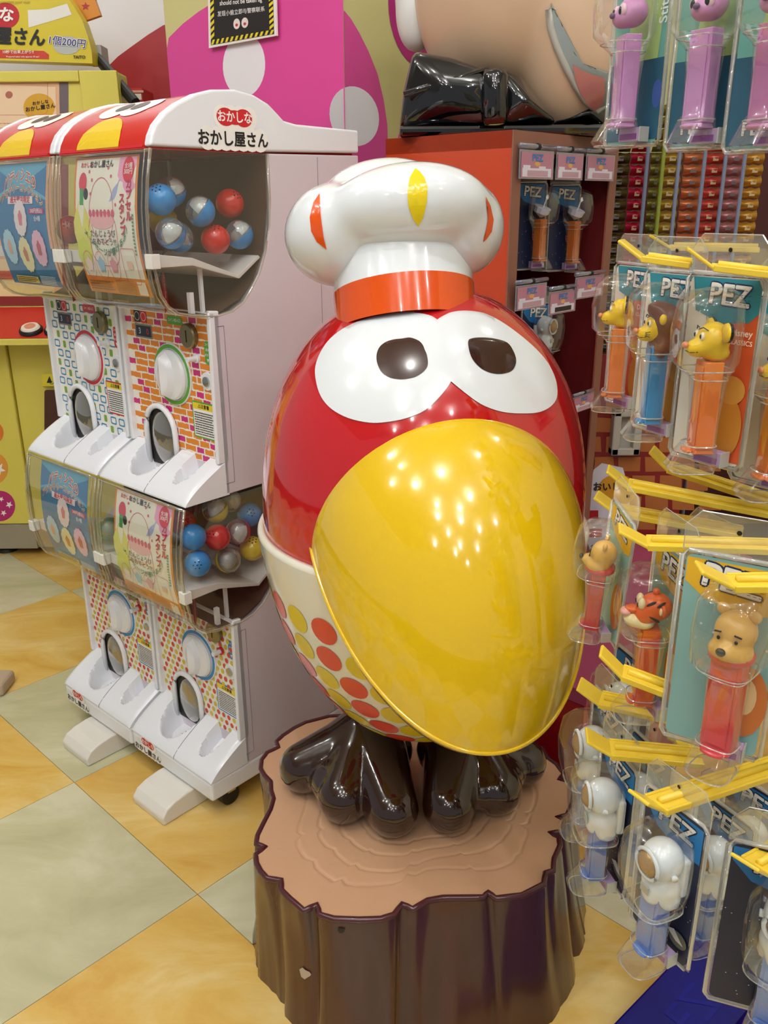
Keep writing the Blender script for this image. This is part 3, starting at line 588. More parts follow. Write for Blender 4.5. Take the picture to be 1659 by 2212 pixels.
# chipped paint marks on the bark (real spots of bare primer)
chip = MB(); bvh = None
def mesh_bvh(o):
    bpy.context.view_layer.update(); M_ = o.matrix_world; return BVHTree.FromPolygons([M_ @ v.co for v in o.data.vertices], [tuple(p.vertices) for p in o.data.polygons])
def hit(bv, x, y):
    d = ray(x, y).normalized(); r = bv.ray_cast(CP, d)
    return (r[0], r[1]) if r[0] is not None else (None, None)
def patch(bv, pix, m, off=.0012, rings=4, name='patch', parent=None, label=None, refine=2, sub=False):
    """thin painted patch lying on a surface, outline given by its points on that surface"""
    P_ = []
    for i in range(len(pix)):
        a, b = pix[i], pix[(i+1) % len(pix)]
        for k in range(refine): P_.append((a[0]+(b[0]-a[0])*k/refine, a[1]+(b[1]-a[1])*k/refine))
    cx = sum(p[0] for p in P_)/len(P_); cy = sum(p[1] for p in P_)/len(P_); vs_ = []; n = len(P_)
    def q(x, y):
        h, nn = hit(bv, x, y)
        if h is None: return None
        if nn.dot(ray(x, y)) > 0: nn = -nn
        return h+nn*off
    c = q(cx, cy); vs_ = [c]; 
    for k in range(1, rings+1):
        for x, y in P_:
            t = k/rings; h = q(cx+(x-cx)*t, cy+(y-cy)*t)
            vs_.append(h if h is not None else vs_[-1])
    fs = [(0, 1+i, 1+(i+1) % n) for i in range(n)]+[(1+(k-1)*n+i, 1+k*n+i, 1+k*n+(i+1) % n, 1+(k-1)*n+(i+1) % n) for k in range(1, rings) for i in range(n)]
    if parent: bpy.context.view_layer.update(); inv = parent.matrix_world.inverted(); vs_ = [inv @ v for v in vs_]
    mb = MB(); mb.add(vs_, fs, m); o = mb.build(name, parent, smooth=True, label=label); return o
bk = mesh_bvh([c for c in stump.children if c.name.startswith('bark')][0])
patch(bk, [(648, 2092), (655, 2088), (662, 2094), (668, 2097), (672, 2103), (666, 2110), (660, 2114), (652, 2108)], P('#b9ab97', .6), .0018, 2, 'paint_chip', stump)
patch(bk, [(728, 2005), (736, 2003), (746, 2006), (742, 2013), (734, 2014)], P('#2a1c1a', .6), .0018, 2, 'paint_chip', stump)
# ================================================================== BIRD STATUE
BX, BY = .056, 1.165
bird = thing('bird_statue', 'large glossy red egg-shaped bird statue with white chef hat and yellow beak', 'statue', (BX, BY, SH))
def er(z):
    t = (z-.73)/.315 if z >= .73 else (.73-z)/.372; e = 2.35 if z >= .73 else 2.0
    return .231*(max(0, 1-abs(t)**e))**.5
def lat(m, z0, z1, off=0, n=72, k=40, top=False):
    zs = [z0+(z1-z0)*(1-cos(pi*i/k))/2 for i in range(k+1)]
    return MB().lathe([(er(z)+off, z-SH) for z in zs], m, n, None, False)
REDG = mat('statue_red_gloss', '#c00d16', .08, coat=1, spec=.6); WHG = mat('statue_white_gloss', '#e4e8ea', .12, coat=.8); CREAM = mat('statue_cream', '#e6e2cf', .16, coat=.6)
YG = mat('statue_yellow_gloss', '#e6bd0e', .10, coat=1, spec=.6); BRN = mat('statue_brown_gloss', '#2b130a', .12, coat=.9); ORGG = mat('statue_orange', '#e05310', .15, coat=.6)
lat(REDG, .50, 1.0449).build('body', bird, smooth=True, merge=True)
cup = MB(); zs = [.3581+(.705-.3581)*(1-cos(pi*i/60))/2 for i in range(61)]
prof = [(max(0, er(z))+.006+.004*max(0, (z-.62)/.085)**2, z-SH) for z in zs]
prof = [(0, prof[0][1]-.001)]+prof+[(er(.705)+.0075, .711-SH), (er(.705)+.001, .712-SH), (er(.70)-.003, .70-SH)]
cup.lathe(prof, CREAM, 96, None, False).build('body_cup', bird, smooth=True)
def onegg(az, z, off): a = radians(az); r = er(z)+off; return Vector((r*sin(a), -r*cos(a), z-SH))
def eggpatch(pts, m, off, name, rings=8, label=None, refine=4, cusps=()):
    P_ = []; N_ = len(pts)
    for i in range(N_):
        a, b = pts[i], pts[(i+1) % N_]; p = pts[i-1] if i not in cusps else a; q = pts[(i+2) % N_] if (i+1) % N_ not in cusps else b
        for k in range(refine):
            t = k/refine; P_.append(tuple(.5*(2*a[c]+(b[c]-p[c])*t+(2*p[c]-5*a[c]+4*b[c]-q[c])*t*t+(3*a[c]-p[c]-3*b[c]+q[c])*t**3) for c in (0, 1)))
    pts = P_; cx = sum(p[0] for p in pts)/len(pts); cz = sum(p[1] for p in pts)/len(pts); n = len(pts)
    vs_ = [onegg(cx, cz, off)]
    for k in range(1, rings+1): vs_ += [onegg(cx+(a-cx)*k/rings, cz+(z-cz)*k/rings, off) for a, z in pts]
    vs_ += [onegg(a, z, -.0005) for a, z in pts]
    fs = [(0, 1+i, 1+(i+1) % n) for i in range(n)]+[(1+(k-1)*n+i, 1+k*n+i, 1+k*n+(i+1) % n, 1+(k-1)*n+(i+1) % n) for k in range(1, rings+1) for i in range(n)]
    return MB().add(vs_, fs, m).build(name, bird, auto=50, label=label)
EYE = [(5.6, 1.0099), (2.0, 1.0138), (-4.9, 1.0163), (-15.2, 1.0174), (-26.7, 1.0151), (-39.7, 1.0092), (-50.5, 0.9987), (-56.0, 0.9837), (-56.1, 0.9674), (-53.8, 0.9518), (-49.2, 0.9373), (-43.1, 0.9214), (-36.6, 0.9103), (-28.9, 0.9031), (-21.0, 0.9005), (-15.2, 0.9023), (-8.4, 0.9074), (-2.1, 0.9162), (3.0, 0.9299), (6.8, 0.9425), (8.8, 0.9504), (11.0, 0.9399), (14.4, 0.9287), (19.2, 0.918), (25.9, 0.9094), (34.3, 0.9044), (42.5, 0.9022), (50.9, 0.9059), (57.0, 0.9145), (61.5, 0.9316), (62.4, 0.9508), (59.4, 0.969), (54.3, 0.9872), (48.2, 1.0035), (40.8, 1.0135), (28.7, 1.0175), (17.0, 1.0169), (9.5, 1.0132)]
PUP1 = [(-23.1, 0.9687), (-23.6, 0.9793), (-21.6, 0.9858), (-17.8, 0.9893), (-13.6, 0.9906), (-9.5, 0.9918), (-5.2, 0.9888), (-3.2, 0.9847), (-2.2, 0.9795), (-1.3, 0.9743), (-0.9, 0.9659), (-1.8, 0.9597), (-4.6, 0.9534), (-7.8, 0.9501), (-11.8, 0.9488), (-16.0, 0.9505), (-19.9, 0.9564)]
PUP2 = [(18.8, 0.9854), (21.2, 0.9893), (27.2, 0.9896), (34.1, 0.9873), (40.4, 0.9816), (41.2, 0.9725), (39.8, 0.9617), (35.7, 0.9528), (30.8, 0.9503), (26.0, 0.9515), (22.0, 0.9562), (19.1, 0.9643), (18.0, 0.9739)]
eggpatch(EYE, WHG, .0014, 'eye_white', 12, cusps=(0, 20)); PUPM = mat('pupil_brown', '#35190f', .12, coat=.7)
eggpatch(PUP1, PUPM, .0022, 'pupil', 5); eggpatch(PUP2, PUPM, .0022, 'pupil', 5)
for nm, m, par in (('red_dots', P('#dc4a2c', .2), 0), ('yellow_dots', P('#dfc524', .2), 1)):
    d = MB()
    for r, (z, a0) in enumerate(((.6195, -36.8), (.573, -37.6), (.5295, -29.5), (.487, -27.8), (.448, -22), (.413, -16))):
        st = (13.0, 13.0, 13.2, 14.1, 16, 20)[r]; nn = int(360/st)
        for k in range(-(nn//2), nn-nn//2):
            if k % 2 != par: continue
            az = a0+k*360/nn; R = .021; rr = er(z)+.0067; vs_ = []; slope = (er(z+.004)-er(z-.004))/.008; cz = 1/sqrt(1+slope*slope)
            def pt(t, a):
                zz = z+R*t*sin(a)*cz; r_ = max(.01, er(zz)); return onegg(az+math.degrees(R*t*cos(a)/max(.03, er(z))), zz, .0068+.004*max(0, (zz-.62)/.085)**2)
            vs_ = [pt(0, 0)]+[pt(t, 2*pi*i/20) for t in (.5, 1) for i in range(20)]
            d.add(vs_, [(0, 1+i, 1+(i+1) % 20) for i in range(20)]+[(1+i, 21+i, 21+(i+1) % 20, 1+(i+1) % 20) for i in range(20)], m)
    o = d.build(nm, bird, smooth=True); o['kind'] = 'stuff'
# beak: upper shell and lower shell around a mouth line
BA = radians(13); FD = Vector((sin(BA), -cos(BA), 0)); LD = Vector((cos(BA), sin(BA), 0))
def bez(P_, t):
    P_ = list(P_)
    while len(P_) > 1: P_ = [(a[0]+(b[0]-a[0])*t, a[1]+(b[1]-a[1])*t) for a, b in zip(P_, P_[1:])]
    return P_[0]
BM = (.135, .735)      # mouth corner line (forward, z)
def shell(ctrl, wid, m, name, pw=1.0, lip=None):
    nu, nv = 64, 40; vs_ = []
    for j in range(nv+1):
        f, z = bez(ctrl, j/nv)
        for i in range(nu+1):
            ph = -pi/2+pi*i/nu; c = cos(ph)**pw; s = sin(ph); F_ = BM[0]+(f-BM[0])*c; Z_ = BM[1]+(z-BM[1])*c
            p = FD*F_+LD*(wid*s*(1-.06*c)-.006)+UP*(Z_-SH); vs_.append(p)
    N = nu+1; b = MB().add(vs_, [(j*N+i, j*N+i+1, (j+1)*N+i+1, (j+1)*N+i) for j in range(nv) for i in range(nu)], m)
    return b, vs_[-N:]
TIP = (.358, .552)
ub, rimline = shell([(.10, .905), (.20, .945), (.315, .875), (.385, .70), TIP], .178, YG, 'u')
ub.tube(rimline, .0028, YG, 10)
inner = [(p.x*.93, p.y*.93, p.z) for p in rimline]
ub.build('upper_beak', bird, smooth=True, merge=True)
lb, rl2 = shell([(.352, .549), (.335, .52), (.26, .49), (.16, .545), (.10, .60)], .1765, YG, 'l'); lb.tube(rl2[:1]+[p+UP*0 for p in rl2][1:], .002, YG, 8) if False else None; lb.build('lower_beak', bird, smooth=True, merge=True)
# hat
hat = thing('chef_hat', '', '', (0, 0, 0)); 
for k in ('label', 'category'): 
    if k in hat: del hat[k]
hat.parent = bird
hat.location = (.031-BX, 1.150-BY, 1.003-SH); hat.rotation_euler = Matrix.Rotation(-radians(20), 3, LD).to_euler()
MB().lathe([(.0945, -.015), (.094, .033)], ORGG, 64, None, False).build('orange_band', hat, smooth=True)
MB().lathe([(.0938, .033), (.0936, .0335), (.092, .11), (.05, .12)], WHG, 64, None, False).build('hat_band', hat, auto=40)
def blob(ells, m, name, parent, k=14, c=(0, 0, 0), nu=72, nv=44, mod=None):
    """one smooth surface around several merged ellipsoids; each (centre, radii)"""
    c = Vector(c)
    def F(p): 
        s = 0
        for e in ells:
            q = [(p[i]-e[0][i])/e[1][i] for i in range(3)]; r2 = q[0]**2+q[1]**2+q[2]**2; r = sqrt(r2); s += math.exp(-k*(r-1))
        return s-1
    vs_ = []; fs = []
    for i in range(nv+1):
        th = pi*i/nv
        for j in range(nu):
            ph = 2*pi*j/nu; d = Vector((sin(th)*cos(ph), sin(th)*sin(ph), cos(th))); lo, hi = 0, 1.5*max(max(e[1]) for e in ells)+max((Vector(e[0])-c).length for e in ells)
            for _ in range(18):
                mid = (lo+hi)/2
                if F(c+d*mid) > 0: lo = mid
                else: hi = mid
            vs_.append(c+d*lo)
    for i in range(nv):
        for j in range(nu): fs.append((i*nu+j, (i+1)*nu+j, (i+1)*nu+(j+1) % nu, i*nu+(j+1) % nu))
    return MB().add(vs_, fs, m).build(name, parent, smooth=True, merge=True)
pf = blob([((.012, -.058, .118), (.104, .078, .054)), ((-.080, -.018, .108), (.070, .076, .064)), ((.080, -.012, .104), (.058, .072, .060)), ((0, .055, .12), (.11, .075, .06)), ((-.015, -.005, .165), (.078, .065, .036))], WHG, 'hat_puff', hat, 15, (0, 0, .115), 96, 60)
hb = mesh_bvh(pf)
patch(hb, [(897, 365), (885, 385), (880, 415), (882, 445), (892, 472), (903, 488), (914, 468), (922, 435), (923, 405), (917, 385), (907, 372)], P('#ead01c', .15), .0012, 4, 'yellow_mark', pf)
patch(hb, [(691, 419), (678, 438), (670, 470), (673, 500), (685, 522), (706, 539), (700, 515), (694, 470), (692, 440)], ORGG, .0012, 4, 'orange_mark', pf)
patch(hb, [(1048, 425), (1058, 445), (1065, 475), (1061, 500), (1050, 516), (1042, 523), (1048, 500), (1053, 470), (1052, 445)], ORGG, .0012, 4, 'orange_mark', pf)
# legs and feet
def merged(b, name, parent, vox, sm=12, it=True):
    o = b.build(name, parent); r = o.modifiers.new('fuse', 'REMESH'); r.mode = 'VOXEL'; r.voxel_size = vox; r.use_smooth_shade = True
    s = o.modifiers.new('smooth', 'SMOOTH'); s.factor = .6; s.iterations = sm
    dg = bpy.context.evaluated_depsgraph_get(); bpy.context.view_layer.update(); me = bpy.data.meshes.new_from_object(o.evaluated_get(dg)); o.modifiers.clear(); me.name = name
    me.materials.clear(); me.materials.append(b.mats[0]); o.data = me; me.polygons.foreach_set('use_smooth', [True]*len(me.polygons)); return o
FEET = [((-.03, 1.185), [(-.172, 1.150), (-.080, 1.050), (.020, 1.018)]), ((.125, 1.185), [(.086, 1.026), (.192, 1.068), (.262, 1.165)])]
for (ax, ay), toes in FEET:
    b = MB()
    for tx_, ty_ in toes:
        a = Vector((ax+.02*(tx_-ax), ay, SH+.055))-Vector((BX, BY, SH)); e = Vector((tx_, ty_, SH+.033))-Vector((BX, BY, SH)); d = (e-a)
        d = d*((d.length-.039)/d.length)
        pts = []; N = 16
        for k in range(N+1):
            t = k/N; p = a+d*t; r = .062-.021*t; p.z = max(r*1.02, .05*(1-t)**1.2+.037*t+.02*(1-t)); pts.append((p, r))
        for p, r in pts: b.ell(p, (r, r, r*1.02), BRN, 18, 12)
    b.ell((ax-BX, ay-BY, .055), (.076, .064, .052), BRN, 18, 12)
    mx_ = sum(p[0] for p in toes)/3-BX; my_ = sum(p[1] for p in toes)/3-BY; b.ell(((ax-BX)*.55+mx_*.45, (ay-BY)*.55+my_*.45, .046), (.074, .078, .044), BRN, 20, 12)
    merged(b, 'foot', bird, .0035, 5)
    MB().lathe([(.030, .05), (.029, .10), (.030, .14), (.032, .22)], BRN, 32, Matrix.Translation((ax-BX, ay-BY+.012, 0))).build('leg', bird, smooth=True)
# ================================================================== ORANGE CABINET
def pyp(h, r=.4): return P(h, r)
K0 = gy(1109, 280, 1.55); KZ = K0.z; K0.z = 0
def spar(x, y, off=0, P0=None): p = gpl(x, y, (P0 or K0)+WV*off, WV); return (p-K0).dot(NV), p.z
KL = abs((gpl(833, 293, K0, NV)-K0).dot(WV)); KW = spar(1338, 298)[0]
cab = thing('display_cabinet', 'tall orange-red display cabinet with brown edges and dark red inside', 'cabinet', K0, -MA)   # local x = WV, y = NV
KO = mat('cabinet_orange', '#c2441f', .35, coat=.2); KB = mat('cabinet_edge_brown', '#8a5c4a', .5); KI = mat('cabinet_inner_red', '#5e0a0c', .55); KT = .028
MB().box(-KL, -.0015, 0, KT*.6, 0, KZ, KO).build('side_panel', cab); MB().box(-KL, -.0015, KW-KT*.6, KW, 0, KZ, KO).build('side_panel', cab)
MB().box(-KL, -KL+.02, KT*.6, KW-KT*.6, 0, KZ-KT, KI).build('back_panel', cab)
MB().box(-KL+.02, -.01, KT*.6, KT*.6+.002, 0, KZ-KT, KI).build('inner_lining', cab); MB().box(-KL+.02, -.01, KW-KT*.6-.002, KW-KT*.6, 0, KZ-KT, KI).build('inner_lining', cab)
MB().box(-KL, -.0015, 0, KW, KZ-KT, KZ, KO).build('top_panel', cab)
e = MB()
for a, b, c, d in ((0, KT, 0, KZ), (KW-KT, KW, 0, KZ), (KT, KW-KT, KZ-KT*1.2, KZ)): e.box(-.002, .001, a, b, c, d, KB)
e.build('front_edge', cab)
for zz in (spar(1200, 570)[1], spar(1200, 850)[1], .42): MB().box(-KL+.02, -.13, KT*.6, KW-KT*.6, zz, zz+.008, mat('cabinet_shelf_black', '#1a0e0e', .5)).build('shelf_bar', cab)
bp = gz(1248, 1823); pof = (bp-K0).dot(WV); ptop = gpl(1240, 1515, bp, WV).z
RP = mat('plinth_red', '#a60f1e', .3, coat=.2)
pl = thing('floor_plinth', 'low red display plinth standing on the floor behind the stump', 'plinth', K0, -MA)
MB().box(.006, pof, (bp-K0).dot(NV)-.02, KW+.3, 0, ptop-.03, RP).build('plinth_body', pl); MB().box(.006, pof+.004, (bp-K0).dot(NV)-.022, KW+.3, ptop-.028, ptop, mat('plinth_pink', '#a8486a', .35)).build('label_rail', pl)
# price tags and packs in the cabinet
HOLD = clear('tag_holder_plastic', (.8, .84, .92), .25, .15, '#b8c4e0')
def tagthing(x0, y0, x1, y1, off, i, lab, dark=False):
    n = WV; a = gpl(x0, y1, K0+WV*off, n); b = gpl(x1, y0, K0+WV*off, n); w = (b-a).dot(NV); h = b.z-a.z
    t = thing('price_tag', lab, 'price tag', a, -MA, 'price tags in the orange cabinet')
    MB().box(-.0005, .0005, 0, w, 0, h*.8, HOLD).build('holder', t)
    MB().tube([(0, 0, h*.9), (0, w, h*.9)], h*.075, HOLD, 10).build('roller', t, smooth=True)
    MB().tube([(0, w*.48, h*.9), (0, w*.54, h*.9)], h*.10, BLACK, 10).build('clip', t)
    A = Art(lambda u, v, hh: Vector((.0012+hh, u*w, v*h)), 0)
    A.rect(.04, .03, .96, .74, P('#b97f92')); A.up(); A.rect(.08, .06, .92, .30, P('#dcd8e4')); A.rect(.1, .30, .3, .38, P('#dcd8e4')); A.rect(.55, .30, .75, .36, P('#dcd8e4')); A.disc(.5, .42, .08, .07, P('#e0a860'))
    A.up(); A.text('PEZ', .5, .58, .26, P('#4c78b4'), .05, .75)
    A.rect(.22, .08, .82, .24, P('#3a2a2c') if dark else P('#c09aa8')); A.build('price_card', t)
TG = [(1120, 312, 1198, 386, 'leftmost of the top three price tags'), (1199, 318, 1262, 388, 'middle of the top three price tags'), (1263, 322, 1330, 390, 'rightmost of the top three price tags'),
 (1112, 596, 1182, 673, 'leftmost price tag of the middle shelf'), (1183, 610, 1246, 682, 'lowest price tag of the middle shelf with a dark strip'), (1240, 580, 1306, 648, 'rightmost price tag of the middle shelf'), (1236, 836, 1284, 895, 'single price tag at the bottom beside the bird head')]
for i, (a, b, c, d, l) in enumerate(TG): tagthing(a, b, c, d, .009+.002*i, i, l+' in the orange cabinet', i == 4)
# ================================================================== BLISTER PACKS
def sup(a, rx, ry, p=.6): c, s = cos(a), sin(a); return rx*math.copysign(abs(c)**p, c), ry*math.copysign(abs(s)**p, s)
BLK = mat('bead_black', '#14110f', .15); CANDY = P('#8a3f92', .3); FOIL = mat('foil', '#c4c8c4', .3, .4)
def E_(h, c, r, m, name=None, T=None, n=(20, 12)):
    b = MB().ell(c, r, m, n[0], n[1], T); return b.build(name, h, smooth=True) if name else b
def head_cub(h, maned=False):
    Y = mat('head_yellow', '#ecc41c', .3); 
    hd = blob([((0, 0, .002), (.0165, .016, .017)), ((0, -.014, -.006), (.011, .012, .009)), ((0, .004, -.011), (.014, .013, .008))], Y, 'head', h, 9, (0, 0, 0), 28, 18)
    E_(hd, (0, -.0265, -.003), (.005, .003, .0032), P('#e08a60'), 'nose')
    for s in (-1, 1):
        E_(hd, (.0075*s, -.0135, .006), (.0038, .002, .0042), P('#efe6c8'), 'eye'); E_(hd, (.0078*s, -.0153, .006), (.0017, .001, .0022), BLK, 'pupil')
        MB().tube([(.003*s, -.0155, .0125), (.008*s, -.0135, .0145), (.0125*s, -.010, .012)], .0006, BLK, 5).build('brow', hd)
        MB().tube([(.001*s, -.0255, -.0085), (.006*s, -.0225, -.0095), (.010*s, -.017, -.0085)], .0005, BLK, 5).build('mouth_line', hd)
        if not maned:
            T = Matrix.Translation((.021*s, .004, .011)) @ Matrix.Rotation(radians(25*s), 4, 'Y') @ Matrix.Rotation(radians(-90), 4, 'X') 
            ea = MB().lathe([(.0, -.002), (.0085, -.002), (.0095, .001), (.0085, .004), (.0, .002)], Y, 20, T).build('ear', hd, smooth=True)
            MB().lathe([(.0095, .0005), (.0096, .0025), (.0088, .0038)], BLK, 20, T, False).build('ear_rim', hd)
        else:
            for k in range(3): MB().tube([(.010*s, -.018, -.004-.0015*k), (.018*s, -.015, -.002-.003*k)], .0004, BLK, 4).build('whisker', hd)
    if maned:
        MN = mat('mane_brown', '#6e3c24', .35)
        blob([((0, .006, .006), (.022, .018, .022)), ((0, .004, -.016), (.020, .014, .014)), ((0, -.004, .022), (.012, .012, .008)), ((.014, 0, -.022), (.008, .008, .010)), ((-.014, 0, -.022), (.008, .008, .010))], MN, 'mane', h, 8, (0, .004, 0), 32, 20)
        for s in (-1, 1): E_(hd, (.0215*s, -.003, .012), (.0045, .004, .006), Y, 'ear')
def head_bear(h):
    T_ = mat('head_tan', '#dcae58', .3)
    hd = blob([((0, .002, .006), (.0175, .017, .018)), ((0, -.004, -.010), (.0185, .016, .011)), ((0, -.017, -.006), (.0085, .009, .0075))], T_, 'head', h, 9, (0, 0, 0), 30, 20)
    E_(hd, (0, -.0265, -.003), (.0042, .003, .0036), BLK, 'nose')
    for s in (-1, 1):
        E_(hd, (.0075*s, -.0155, .004), (.0015, .001, .0019), BLK, 'eye'); MB().obox((.0085*s, -.0155, .0095), (.003, .0005*s, -.0006*s), (0, .0006, 0), (0, 0, .0006), BLK).build('brow', hd)
        E_(hd, (.0135*s, .003, .0225), (.0055, .003, .0055), T_, 'ear')
    MB().lathe([(.012, -.024), (.019, -.018), (.019, -.013), (.015, -.011)], mat('collar_red', '#c8283a', .3), 24).build('collar', h, smooth=True)
def head_tiger(h):
    O = mat('head_orange', '#e2601c', .3); Cc = P('#ecd9a4', .35)
    hd = blob([((0, .003, .005), (.016, .017, .015)), ((0, -.008, -.004), (.014, .012, .012))], O, 'head', h, 9, (0, 0, 0), 30, 20)
    blob([((0, -.018, -.010), (.0125, .011, .0085)), ((0, -.008, -.013), (.014, .012, .007))], Cc, 'muzzle', h, 9, (0, -.014, -.011), 24, 14)
    E_(hd, (0, -.027, -.002), (.0075, .006, .0045), P('#e6a49a'), 'nose'); E_(hd, (0, -.020, .001), (.007, .009, .0045), O, 'snout')
    E_(hd, (0, .002, .022), (.0038, .0038, .004), O, 'tuft')
    for s in (-1, 1):
        E_(hd, (.006*s, -.0125, .010), (.0055, .004, .0068), Cc, 'eye_patch'); E_(hd, (.006*s, -.0165, .0085), (.001, .001, .0026), BLK, 'eye')
        e = E_(hd, (.0165*s, .008, .007), (.006, .0035, .0065), O, 'ear'); E_(hd, (.0178*s, .0053, .007), (.004, .0018, .0042), Cc, 'inner_ear')
        for y, z, a in ((-.004, .013, .6), (.006, .013, .4), (-.004, -.001, -.6), (.003, -.006, -.7), (-.001, -.011, -.8)):
            x = .0158*sqrt(max(.05, 1-((y-.003)/.017)**2-((z-.005)/.0165)**2)); 
            MB().ell((0, 0, 0), (.0012, .006, .0017), BLK, 10, 6, Matrix.Translation((x*s, y, z)) @ Matrix.Rotation(a, 4, 'X') @ Matrix.Rotation(.5*s*(1 if y > 0 else -.3), 4, 'Z')).build('stripe', hd, smooth=True)
def head_helmet(h):
    Wm = mat('helmet_white', '#dfe6e8', .25, coat=.4); G = mat('visor_gold', '#b8935a', .25, .35)
    hd = blob([((0, .002, .010), (.021, .021, .022)), ((0, .004, -.020), (.0215, .018, .016)), ((.013, .006, -.034), (.009, .012, .009)), ((-.013, .006, -.034), (.009, .012, .009)), ((0, -.006, -.030), (.012, .010, .012))], Wm, 'helmet', h, 9, (0, 0, -.004), 36, 26)
    E_(hd, (0, -.0125, .010), (.0145, .0115, .0145), G, 'visor'); MB().tube([(.0158*cos(a), -.0125-.0045*cos(0), .010+.0158*sin(a)) for a in [2*pi*i/24 for i in range(24)]], .0022, Wm, 8, True).build('visor_rim', hd, smooth=True)
    for s in (-1, 1): MB().tube([(.020*s, .0, .004), (.0235*s, -.001, .004)], .0035, Wm, 10).build('ear_knob', hd, smooth=True)
    MB().box(-.016, .016, .016, .026, -.034, .012, Wm).build('backpack', hd, bevel=.003); MB().box(-.006, .006, -.0175, -.0155, -.026, -.016, P('#a8aca4')).build('chest_panel', hd, bevel=.001)
def head_pink(h):
    Pk = mat('head_pink', '#c486b4', .35)
    hd = blob([((0, .002, .004), (.017, .016, .015)), ((0, -.009, -.002), (.013, .011, .010))], Pk, 'head', h, 9, (0, 0, 0), 28, 18)
    E_(hd, (0, -.021, .0), (.004, .003, .003), P('#6a4a6a'), 'nose')
    for s in (-1, 1):
        E_(hd, (.008*s, -.0125, .004), (.0065, .004, .007), P('#e2bcc8'), 'eye_patch'); E_(hd, (.0085*s, -.0162, .0035), (.0028, .0014, .0042), BLK, 'eye')
        MB().ell((0, 0, 0), (.0055, .004, .018), Pk, 14, 10, Matrix.Translation((.013*s, .005, .026)) @ Matrix.Rotation(.45*s, 4, 'Y')).build('ear', hd, smooth=True)
def head_scoop(h):
    MB().lathe([(.006, -.014), (.018, -.004), (.02, .008), (.0, .008)], P('#dcdce8', .3), 12, Matrix.Rotation(.4, 4, 'X')).build('cup', h); MB().ell((0, .008, -.004), (.014, .012, .014), P('#2e2020', .3), 14, 10).build('hair', h, smooth=True)
    MB().tube([(0, -.004, .004), (.006, -.008, .024)], .0016, P('#d8dce6'), 8).ell((.008, -.009, .028), (.006, .002, .005), P('#d8dce6'), 12, 8).build('handle', h)
def pez_text(A, u, v, s, rot=0, col='#f2efe6', edge='#26305a'):
    """block capitals in white bricks with a dark outline"""
    A.text('PEZ', u, v, s, P(edge), .10, 1, rot); A.up(); A.text('PEZ', u, v, s, P(col), .035, 1, rot); A.up()
    A.text('PEZ', u, v, s*1.0, P(col), 0, 1, rot); A.up()
    for dx in (-.70, -.62, -.06, .02, .50, .66, .82):       # joints between the white blocks of the letters
        for dy in (-.28, -.12, .04, .20): 
            c, q = cos(rot), sin(rot); x0, y0 = dx*s, (dy+.04)*s; pts = [(x0-.05*s, y0), (x0+.05*s, y0), (x0+.05*s, y0+.018*s), (x0-.05*s, y0+.018*s)]; A.poly([(u+x*c-yy*q, v+x*q+yy*c) for x, yy in pts], P(edge))
CW, CHT = .086, .186
